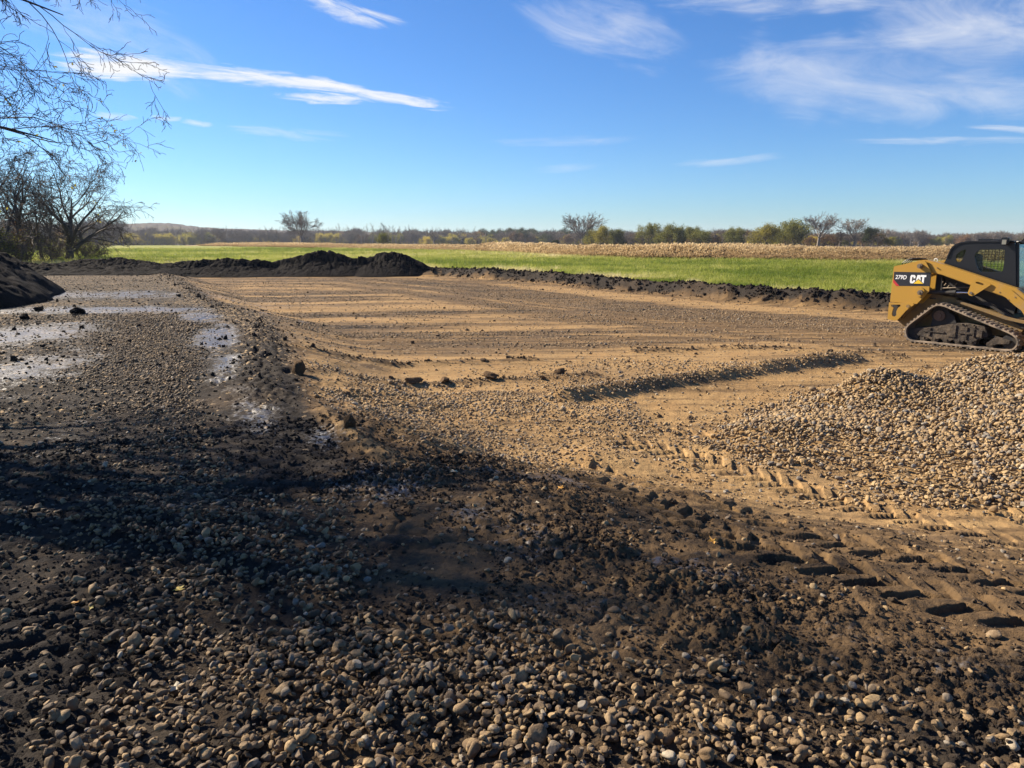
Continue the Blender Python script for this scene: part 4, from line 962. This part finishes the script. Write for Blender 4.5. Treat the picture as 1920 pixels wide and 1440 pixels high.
for sgn in (0, 1):
    D = (lambda a, b_: (a, b_)) if sgn == 0 else (lambda a, b_: (W_-b_, W_-a))
    o_ = -1 if sgn == 0 else 1; face = lambda d: d if sgn == 0 else W_-d
    tw = part('rear_tower', comb(pris(TOW, *D(.10, .125)), pris(TOW, *D(.385, .41))), YEL)
    b = pris([(-.525, .80), (-.50, .80), (-.50, 1.52), (-.525, 1.515)], *D(.127, .383)); part('tower_back', b, YEL, tw)
    b = bmesh.new(); bmcyl(b, (.045, face(.06), 1.03), (.045, face(.10), 1.03), .095, 28); part('pin_boss', b, YEL, tw, True)
    b = bmesh.new(); bmcyl(b, (.075, face(.012), 1.02), (.075, face(.06), 1.02), .052, 20); bmcyl(b, (.06, face(-.01), 1.02), (.06, face(.012), 1.02), .022, 12); part('pivot_pin', b, STEEL, tw, True)
    b = bmesh.new(); bmcyl(b, (.0, face(.04), 1.55), (.0, face(.10), 1.55), .050, 24); bmcyl(b, (.0, face(.015), 1.55), (.0, face(.04), 1.55), .026, 12); part('pivot_pin', b, STEEL, tw, True)
    am = part('lift_arm', pris(ARM, *D(.15, .345), bev=.012), YEL)
    BR = [(.974, 1.315), (.994, 1.335), (1.266, 1.252), (1.281, 1.23), (1.022, 1.015), (.981, 1.002), (.935, 1.015), (.905, 1.055), (.945, 1.232)]
    SL = [(1.018, 1.276), (1.06, 1.283), (1.15, 1.253), (1.165, 1.232), (1.145, 1.216), (1.10, 1.228), (1.03, 1.25)]
    part('cylinder_bracket', pris(BR, *D(.110, .135), holes=[SL]), YEL, am)
    b = bmesh.new(); bmcyl(b, (.965, face(.095), 1.06), (.965, face(.34), 1.06), .026, 16); part('bracket_pin', b, STEEL, am, True)
    AP = [(1.349, 1.124), (1.358, 1.17), (1.38, 1.195), (1.42, 1.207), (1.5, 1.203), (1.627, 1.153), (1.86, .96), (2.03, .66), (1.96, .58), (1.82, .79), (1.70, .875), (1.613, .945), (1.558, 1.0)]
    part('arm_plate', pris(AP, *D(.132, .1485)), YEL, am)
    for q in ((1.44, 1.10), (1.70, 1.02), (.30, 1.52), (1.60, .97)):
        b = bmesh.new(); bmcyl(b, (q[0], face(.125), q[1]), (q[0], face(.15), q[1]), .011, 10); part('bolt', b, STEEL, am, True)
    b = bmesh.new(); bmcyl(b, (.045, face(.24), 1.02), (.64, face(.24), 1.045), .042, 20); bmcyl(b, (.60, face(.24), 1.043), (.66, face(.24), 1.046), .050, 20); cy = part('lift_cylinder', b, DARKD, LD, True)
    b = bmesh.new(); bmcyl(b, (.66, face(.24), 1.046), (.95, face(.24), 1.058), .020, 16); part('cylinder_rod', b, CHROME, cy, True)
    # front link and strut
    b = pris([(.95, .98), (1.02, .98), (1.72, .60), (1.86, .50), (1.84, .42), (1.62, .56)], *D(.36, .40)); part('front_link', b, DARKD)
    # bumper plate with tie-down keyhole
    BP = [(-.537, .775), (-.063, .79), (-.039, .761), (-.12, .69), (-.187, .621), (-.27, .50), (-.341, .413), (-.40, .405), (-.532, .424)]
    KH = [(-.49, .735), (-.303, .745), (-.30, .715), (-.346, .675), (-.371, .60), (-.363, .52), (-.385, .495), (-.41, .484), (-.445, .505), (-.458, .54), (-.452, .60), (-.435, .67), (-.49, .70)]
    bp_ = part('bumper_plate', pris(BP, *D(.085, .115), holes=[KH]), YEL)
    b = bmesh.new(); bmbox(b, *(-.50, -.28), *D(.17, .19), .46, .76); part('recess_shade_plate', b, DARKD, bp_)  # dark plate behind the keyhole, its colour stands for shade inside
    b = bmesh.new(); bmcyl(b, (-.15, face(.075), .725), (-.15, face(.085), .725), .035, 16); part('bolt', b, YELD, bp_, True)
    part('lower_box', pris([(-.53, .775), (-.05, .775), (-.20, .60), (-.36, .40), (-.53, .41)], *D(.20, .42)), YELD)
    # track: belt, lugs, frame, wheels
    d0, d1 = D(0., .40); y0, y1 = min(d0, d1), max(d0, d1)
    LOOP = [(-.135, .20), (-.128, .28), (-.095, .345), (-.038, .405), (.14, .578), (.304, .735), (.36, .785), (.43, .812), (.532, .808), (.62, .778), (.712, .742), (1.178, .571), (1.513, .454), (1.70, .388), (1.80, .340), (1.87, .27), (1.892, .20), (1.872, .11), (1.82, .045), (1.75, .02), (1.66, .014), (.912, .014), (.05, .014), (-.04, .035), (-.10, .09)]
    P_ = np.array(LOOP); P_ = np.vstack([P_, P_[0]])
    seg = np.linalg.norm(np.diff(P_, axis=0), axis=1); cum = np.concatenate([[0], np.cumsum(seg)]); Lt = cum[-1]; N = 168
    ts = np.arange(N)/N*Lt; px = np.interp(ts, cum, P_[:, 0]); pz = np.interp(ts, cum, P_[:, 1])
    for _ in range(3): px = (np.roll(px, 1)+2*px+np.roll(px, -1))/4; pz = (np.roll(pz, 1)+2*pz+np.roll(pz, -1))/4
    tx = np.roll(px, -1)-np.roll(px, 1); tz = np.roll(pz, -1)-np.roll(pz, 1); ln = np.hypot(tx, tz); tx /= ln; tz /= ln; nx_, nz_ = -tz, tx   # outward for this clockwise loop
    Tr = empty('rubber_track', (0, 0, 0)); Tr.parent = LD
    bm = bmesh.new(); rings = []
    for i in range(N):
        a = [(px[i], pz[i]), (px[i]-nx_[i]*.028, pz[i]-nz_[i]*.028)]
        rings.append([bm.verts.new((a[0][0], y0, a[0][1])), bm.verts.new((a[0][0], y1, a[0][1])), bm.verts.new((a[1][0], y1, a[1][1])), bm.verts.new((a[1][0], y0, a[1][1]))])
    for i in range(N):
        for k in range(4): bm.faces.new((rings[i][k], rings[i][(k+1) % 4], rings[(i+1) % N][(k+1) % 4], rings[(i+1) % N][k]))
    bmesh.ops.recalc_face_normals(bm, faces=bm.faces); part('belt', bm, RUB, Tr, True)
    bm = bmesh.new(); nl = 56
    for i in range(nl):
        for half in (0, 1):
            s_ = ((i+.5*half)/nl*N) % N; i0 = int(s_); cx, cz = px[i0], pz[i0]; ux, uz = tx[i0], tz[i0]; ox, oz = nx_[i0], nz_[i0]
            ya, yb = (y0+.005, y0+.215) if half == 0 else (y0+.185, y1-.005)
            vs = []
            for e, w2 in ((-.002, .021), (.026, .014)):
                for sx_, yy in ((-1, ya), (1, ya), (1, yb), (-1, yb)): vs.append(bm.verts.new((cx+ox*e+ux*w2*sx_, yy, cz+oz*e+uz*w2*sx_)))
            for q in ((4, 5, 6, 7), (0, 1, 5, 4), (1, 2, 6, 5), (2, 3, 7, 6), (3, 0, 4, 7)): bm.faces.new([vs[k] for k in q])
    bmesh.ops.recalc_face_normals(bm, faces=bm.faces); part('tread_lugs', bm, RUB, Tr)
    UF = [(.0, .26), (.047, .30), (.327, .335), (.77, .453), (.95, .47), (1.284, .438), (1.34, .33), (1.361, .236), (1.254, .205), (1.125, .11), (1.063, .075), (.966, .12), (.885, .055), (.763, .115), (.656, .05), (.527, .125), (.42, .06), (.29, .115), (.10, .14), (.02, .19)]
    part('track_frame', pris(UF, *D(.07, .33), bev=.01), MUDM, Tr)
    part('track_frame_gusset', pris([(.30, .34), (.77, .455), (.70, .60), (.55, .68), (.42, .66), (.33, .56)], *D(.14, .36)), DARKD, Tr)
    for (xa, xb, za, zb) in ((.20, .60, .24, .262), (.66, .80, .18, .42), (.30, .34, .17, .33), (.98, 1.0, .16, .40)):
        b = bmesh.new(); bmbox(b, xa, xb, *D(.052, .07), za, zb); part('frame_rib', b, MUDM, Tr)
    b = bmesh.new(); bmbox(b, 1.119, 1.26, *D(.045, .07), .225, .35); bmbox(b, 1.112, 1.132, *D(.03, .07), .215, .37); bmbox(b, 1.245, 1.268, *D(.03, .07), .215, .36); bmbox(b, .85, 1.10, *D(.05, .07), .265, .30); part('tension_cover', b, MUDM, Tr)
    FK = [(1.374, .116), (1.40, .165), (1.467, .237), (1.505, .278), (1.742, .218), (1.74, .160), (1.72, .144), (1.544, .123), (1.45, .085)]
    part('idler_fork', pris(FK, *D(.035, .075)), MUDM, Tr)
    for (cx, cz, r_) in ((.02, .165, .115), (1.72, .190, .135)):
        b = bmesh.new(); bmcyl(b, (cx, face(.09), cz), (cx, face(.31), cz), r_, 32); bmcyl(b, (cx, face(.075), cz), (cx, face(.09), cz), .04, 16); part('idler_wheel', b, DARKD, Tr, True)
    for cx in (.22, .43, .65, .87, 1.09, 1.42):
        b = bmesh.new(); bmcyl(b, (cx, face(.08), .105), (cx, face(.30), .105), .075, 24); bmcyl(b, (cx, face(.045), .108), (cx, face(.08), .108), .022, 12); part('roller', b, MUDM, Tr, True)
    b = bmesh.new(); bmcyl(b, (.45, face(.16), .60), (.45, face(.32), .60), .165, 36); sp_ = part('drive_sprocket', b, DARKD, Tr, True)
    b = bmesh.new(); bmcyl(b, (.45, face(.11), .575), (.45, face(.16), .575), .105, 28); bmcyl(b, (.45, face(.09), .575), (.45, face(.11), .575), .05, 20)
    for k in range(8): a = k*math.pi/4; bmcyl(b, (.45+.08*math.cos(a), face(.10), .575+.08*math.sin(a)), (.45+.08*math.cos(a), face(.11), .575+.08*math.sin(a)), .009, 8)
    part('hub', b, flat('rusty_hub', (.13, .075, .045), .8, dust=(.10, .07, .05)) if sgn == 0 else MUDM, sp_, True)
# mud lumps caught on the near track frame
b = bmesh.new()
for k in range(26):
    r_ = random.Random(k); bmesh.ops.create_icosphere(b, subdivisions=1, radius=r_.uniform(.008, .022), matrix=Matrix.Translation((r_.uniform(.86, 1.14), r_.uniform(.06, .12), .40+r_.uniform(.0, .045))))
part('caked_mud', b, MUDM, LD)
# chassis between the tracks
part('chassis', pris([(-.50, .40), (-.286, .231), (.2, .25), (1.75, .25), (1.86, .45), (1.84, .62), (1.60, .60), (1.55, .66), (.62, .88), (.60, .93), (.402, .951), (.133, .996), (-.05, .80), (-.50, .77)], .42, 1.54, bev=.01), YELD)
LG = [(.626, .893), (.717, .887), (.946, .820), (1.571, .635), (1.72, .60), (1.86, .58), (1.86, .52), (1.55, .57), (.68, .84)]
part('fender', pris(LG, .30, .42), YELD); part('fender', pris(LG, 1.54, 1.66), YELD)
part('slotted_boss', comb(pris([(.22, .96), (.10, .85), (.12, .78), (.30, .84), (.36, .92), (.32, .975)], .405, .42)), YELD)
b = bmesh.new(); bmbox(b, .13, .25, .399, .405, .875, .905); part('slot_shade_bar', b, BLK)  # black bar on the boss, painted shade of a slot opening
part('engine_hood', pris([(-.50, .79), (-.50, 1.38), (-.44, 1.46), (.30, 1.50), (.36, 1.0), (.13, 1.0), (-.05, .80)], .42, 1.54, bev=.02), DARKD)
part('body_side', pris([(.36, 1.0), (.60, .94), (1.55, .68), (1.62, .66), (1.64, .88), (1.58, 1.20), (.9, 1.27), (.34, 1.48)], .47, 1.49), DARKD)
# rear door, tail lamps
b = bmesh.new(); bmbox(b, -.535, -.50, .46, 1.50, .80, 1.36); part('rear_door', b, BLK)
for yy in (.43, 1.47):
    b = bmesh.new(); bmbox(b, -.545, -.50, yy, yy+.06, 1.39, 1.47); part('tail_light', b, REDP)
# cab
CAB = [(.293, 1.40), (.293, 1.591), (.337, 1.692), (.389, 1.880), (.42, 1.93), (.47, 1.975), (.557, 2.015), (.695, 2.038), (1.292, 2.045), (1.475, 2.045), (1.505, 1.95), (1.60, 1.20), (1.58, 1.16), (.9, 1.18)]
W1 = [(.505, 1.74), (.525, 1.80), (.575, 1.848), (.663, 1.894), (.672, 1.86), (.643, 1.718), (.598, 1.645), (.54, 1.640), (.512, 1.68)]
W2 = [(.837, 1.761), (.859, 1.829), (.90, 1.868), (.956, 1.888), (1.31, 1.892), (1.335, 1.87), (1.353, 1.639), (1.345, 1.49), (1.32, 1.465), (.981, 1.455), (.93, 1.50), (.880, 1.607)]
C0, C1 = .44, 1.52
cab = empty('cab', (0, 0, 0)); cab.parent = LD
FARW = [(.50, 1.50), (.47, 1.70), (.56, 1.87), (.68, 1.92), (1.40, 1.92), (1.44, 1.48), (1.40, 1.35), (.6, 1.40)]
part('side_frame', pris(CAB, C0, C0+.03, holes=[W1, W2]), BLK, cab); part('side_frame', pris(CAB, C1-.03, C1, holes=[FARW]), BLK, cab)
ROOF = [(.337, 1.692), (.389, 1.880), (.42, 1.93), (.47, 1.975), (.557, 2.015), (.695, 2.038), (1.292, 2.045), (1.475, 2.045), (1.475, 2.015), (.70, 2.005), (.575, 1.985), (.50, 1.95), (.45, 1.91), (.42, 1.86), (.37, 1.69)]
part('roof', pris([(a+.0, c+.012) for a, c in ROOF], C0-.02, C1+.02, bev=.008), BLK, cab)
b = bmesh.new(); bmbox(b, .75, 1.15, .80, 1.15, 2.058, 2.085); part('roof_hatch', b, BLK, cab)
for y0_ in (C0+.012,):
    b = bmesh.new(); hi = y0_ > 1
    for k in range(30):
        x = .50+k*.062
        if x < 1.40: bmbox(b, x, x+.007, y0_, y0_+.005, 1.42, 1.90)
    for k in range(11): bmbox(b, .48, 1.42, y0_+.0055, y0_+.0095, 1.43+k*.045, 1.436+k*.045)
    part('window_screen', b, BLK, cab)
# a pane behind each screen
for y0_ in (C0+.024, C1-.028):
    b = bmesh.new(); bmbox(b, .46, 1.42, y0_, y0_+.003, 1.41, 1.905); part('side_pane', b, GLS, cab)
# rear window, front door glass and posts
for yy in (C0+.0305, C1-.0705):
    b = pris([(1.50, 2.01), (1.545, 2.01), (1.64, 1.20), (1.60, 1.10), (1.56, 1.10)], yy, yy+.04); part('front_post', b, BLK, cab)
part('front_door_glass', pris([(1.52, 1.99), (1.532, 1.99), (1.632, 1.20), (1.67, .80), (1.655, .80), (1.617, 1.20)], C0+.075, C1-.075, bev=0), GLS, cab)
b = pris([(1.66, .82), (1.675, .82), (1.69, .70), (1.66, .70)], C0+.05, C1-.05); part('door_sill', b, BLK, cab)
# interior: seat, joystick console
b = comb(pris([(.72, 1.15), (1.15, 1.15), (1.16, 1.25), (.78, 1.25)], .75, 1.22, bev=.03), pris([(.66, 1.2), (.80, 1.22), (.74, 1.80), (.62, 1.78)], .77, 1.20, bev=.03)); part('seat', b, SEATM, cab, True)
for yy in (.56, 1.28):
    b = bmesh.new(); bmbox(b, .85, 1.25, yy, yy+.14, 1.10, 1.28); part('console', b, SEATM, cab)
    b = bmesh.new(); bmcyl(b, (1.18, yy+.07, 1.28), (1.20, yy+.07, 1.46), .02, 10, .026); part('joystick', b, SEATM, cab)
# work light and mirror
b = comb(pris([(1.27, 2.06), (1.285, 2.10), (1.31, 2.118), (1.40, 2.12), (1.425, 2.10), (1.42, 2.03), (1.38, 1.97), (1.31, 1.97)], C0-.14, C0-.03, bev=.012)); wl = part('work_light', b, BLK, cab)
b = bmesh.new(); bmbox(b, 1.315, 1.385, C0-.150, C0-.141, 1.99, 2.075); part('lens', b, LENS, wl)
b = comb(pris([(1.60, 2.03), (1.62, 2.09), (1.68, 2.11), (1.78, 2.10), (1.80, 2.04), (1.74, 1.98)], C0-.12, C0-.02, bev=.015)); mr_ = part('mirror', b, BLK, cab)
b = bmesh.new(); bmtube(b, [(1.44, C0, 2.03), (1.56, C0-.06, 2.04), (1.66, C0-.07, 2.04)], .012); part('mirror_arm', b, BLK, mr_)
# hoses over the tower, hook, small red thing
b = bmesh.new()
for k in range(4):
    pts = [(-.43+.03*k, .24+.03*k, 1.53), (-.40+.035*k, .22+.03*k, 1.60), (-.33+.03*k, .21+.03*k, 1.66), (-.22, .21+.03*k, 1.695-.012*k), (-.10, .23+.03*k, 1.70-.01*k), (.02, .26+.03*k, 1.69-.01*k), (.1, .38+.02*k, 1.62)]
    bmtube(b, pts, .011)
part('hydraulic_hoses', b, BLK, LD, True)
b = bmesh.new(); bmtube(b, [(.085+.033*math.cos(R(a)), .60, 1.655+.036*math.sin(R(a))) for a in range(-100, 191, 29)], .009); part('lifting_eye', b, HOOKM, LD, True)
b = bmesh.new(); bmbox(b, .20, .30, .50, .64, 1.50, 1.58); part('cap', b, YEL); b = bmesh.new(); bmbox(b, .62, .72, .60, .80, 1.40, 1.52); part('fire_extinguisher', b, REDP)
b = bmesh.new()
for (xx, zz) in ((.30, 1.22), (.36, 1.19), (.42, 1.15), (.55, 1.2)):
    bmtube(b, [(xx, .44, zz-.03), (xx+.035, .43, zz+.02)], .012)
bmtube(b, [(.25, .44, 1.10), (.5, .43, 1.12), (.9, .44, 1.16)], .014); part('hydraulic_line', b, STEEL, LD, True)
# bucket at the front (beyond the frame)
BK = [(2.12, .06), (2.95, .03), (2.98, .05), (2.35, .12), (2.20, .25), (2.16, .50), (2.30, .62), (2.28, .64), (2.10, .52), (2.08, .20)]
bk_ = part('bucket', comb(pris(BK, .03, 1.93), pris([(2.12, .06), (2.95, .03), (2.30, .62), (2.10, .52), (2.08, .20)], .005, .03), pris([(2.12, .06), (2.95, .03), (2.30, .62), (2.10, .52), (2.08, .20)], 1.93, 1.955)), MUDM)
# decals: model number and maker's letters on both sides
def txt(s, size, x, z, y, m_, parent, sx=1., off=.012, shear=0.):
    cu = bpy.data.curves.new('t', 'FONT'); cu.body = s; cu.size = size; cu.offset = off*size/.1*.35; cu.extrude = .0008; cu.shear = shear
    tmp = bpy.data.objects.new('t', cu); C.objects.link(tmp); dg = bpy.context.evaluated_depsgraph_get(); me = bpy.data.meshes.new_from_object(tmp.evaluated_get(dg)); bpy.data.objects.remove(tmp)
    o = link('model_number', me, m_, parent); o.location = (x, y, z); o.rotation_euler = (R(90), 0, 0); o.scale = (sx, 1, 1); return o
for sgn in (0, 1):
    g = empty('side_decal', (0, 0, 0)); g.parent = LD
    if sgn: g.location = (-.30, W_, 0); g.rotation_euler = (0, 0, math.pi)
    y_ = .10
    P1 = [(-.503, 1.417), (.2095, 1.427), (.2095, 1.156), (-.375, 1.131), (-.500, 1.27)]
    part('panel', pris(P1, y_-.003, y_-.0005, bev=0), BLKD, g)
    part('stripe', pris([(-.501, 1.262), (-.371, 1.1305), (-.437, 1.129), (-.503, 1.20)], y_-.005, y_-.0032, bev=0), RED, g)
    txt('279D', .116, -.468, 1.272, y_-.0045, WHT, g, .86, .0055, .10)
    def lt(pts, x0, w2, z0, h2): return pris([(x0+a*w2, z0+b_*h2) for a, b_ in pts], y_-.0062, y_-.0032, bev=0)
    Cc = [(0, .16), (0, .84), (.16, 1), (.84, 1), (1, .84), (1, .60), (.64, .60), (.64, .76), (.36, .76), (.36, .24), (.64, .24), (.64, .40), (1, .40), (1, .16), (.84, 0), (.16, 0)]
    Aa = [(0, 0), (.26, 1), (.74, 1), (1, 0), (.66, 0), (.5, .72), (.34, 0)]
    Tt = [(0, 1), (1, 1), (1, .76), (.68, .76), (.68, 0), (.32, 0), (.32, .76), (0, .76)]
    part('lettering', comb(lt(Cc, -.172, .098, 1.195, .170), lt(Aa, -.068, .112, 1.198, .170), lt(Tt, .022, .108, 1.202, .170)), WHT, g)
    part('triangle', pris([(-.01, 1.292), (-.122, 1.183), (.112, 1.189)], y_-.0085, y_-.0064, bev=0), BLKD, g)
    part('triangle', pris([(-.01, 1.276), (-.100, 1.190), (.091, 1.196)], y_-.0105, y_-.0087, bev=0), TRI, g)

# ---------------------------------------------------------------- fallen leaves
def leaf(x, y, s, col, label, seed):
    r_ = random.Random(seed); n = 15; bm = bmesh.new(); c = bm.verts.new((0, 0, .006)); ring = []
    for i in range(n):
        a = 2*math.pi*i/n; rr = s*(1.0 if i % 3 == 0 else .52 if i % 3 == 1 else .60)*r_.uniform(.85, 1.15)*(1.1 if i < 5 else .9); ring.append(bm.verts.new((rr*math.cos(a), rr*math.sin(a)*.8, r_.uniform(0, .4)*s)))
    for i in range(n): bm.faces.new((c, ring[i], ring[(i+1) % n]))
    z = float(Hz(np.array([x]), np.array([y]))[0]); me = bpy.data.meshes.new('fallen_leaf'); bm.to_mesh(me); bm.free()
    o = link('fallen_leaf', me, LEAFC[col]); o.location = (x, y, z+.028); o.rotation_euler = (r_.uniform(-.3, .3), r_.uniform(-.3, .3), seed); tag(o, label, 'leaf', 'leaves fallen on the mud')
LEAFC = [flat('leaf_orange', (.62, .30, .03), .6), flat('leaf_yellow', (.60, .44, .08), .6), flat('leaf_pale', (.50, .42, .27), .6)]
from math import cos as _c
for i, (x, y, s, c, l) in enumerate([(.33, 4.55, .035, 0, 'orange curled leaf among the black clods in the middle of the mud'), (1.13, 3.72, .035, 0, 'small orange leaf lying in the tyre prints at right'),
    (-2.02, 3.02, .030, 0, 'bright orange leaf beside the tyre prints at the left edge'), (-.42, 4.9, .042, 2, 'pale leaf flat on the wet mud at the end of the pad edge'), (-1.93, 2.98, .022, 1, 'tiny yellow leaf right next to the bright orange one at left'),
    (-1.62, 3.18, .036, 1, 'yellow leaf on the dark gravel right of the left tyre prints'), (-1.28, 2.42, .035, 2, 'pale crumpled leaf among the stones at the bottom left'), (.16, 4.25, .026, 2, 'small pale leaf on the gravel below the orange curled leaf'), (-.23, 3.7, .025, 2, 'pale leaf scrap left of the wet patch in the middle')]): leaf(x, y, s, c, l, i+1)

# ---------------------------------------------------------------- air
def haze():
    m_ = bpy.data.materials.new('haze_air'); m_.use_nodes = True; t = NT(m_.node_tree); t.n.clear()
    v = t.new('ShaderNodeVolumePrincipled', {'Color': (.80, .88, 1.0, 1), 'Density': .00016, 'Anisotropy': .2})
    t.l.new(v.outputs[0], t.new('ShaderNodeOutputMaterial').inputs['Volume'])
    b = bmesh.new(); bmbox(b, -2750, 2750, -2750, 2750, -16, 45); me = bpy.data.meshes.new('haze'); b.to_mesh(me); b.free()
    tag(link('haze', me, m_), 'thin blue haze of the air over the fields', 'haze', kind='stuff')
haze()
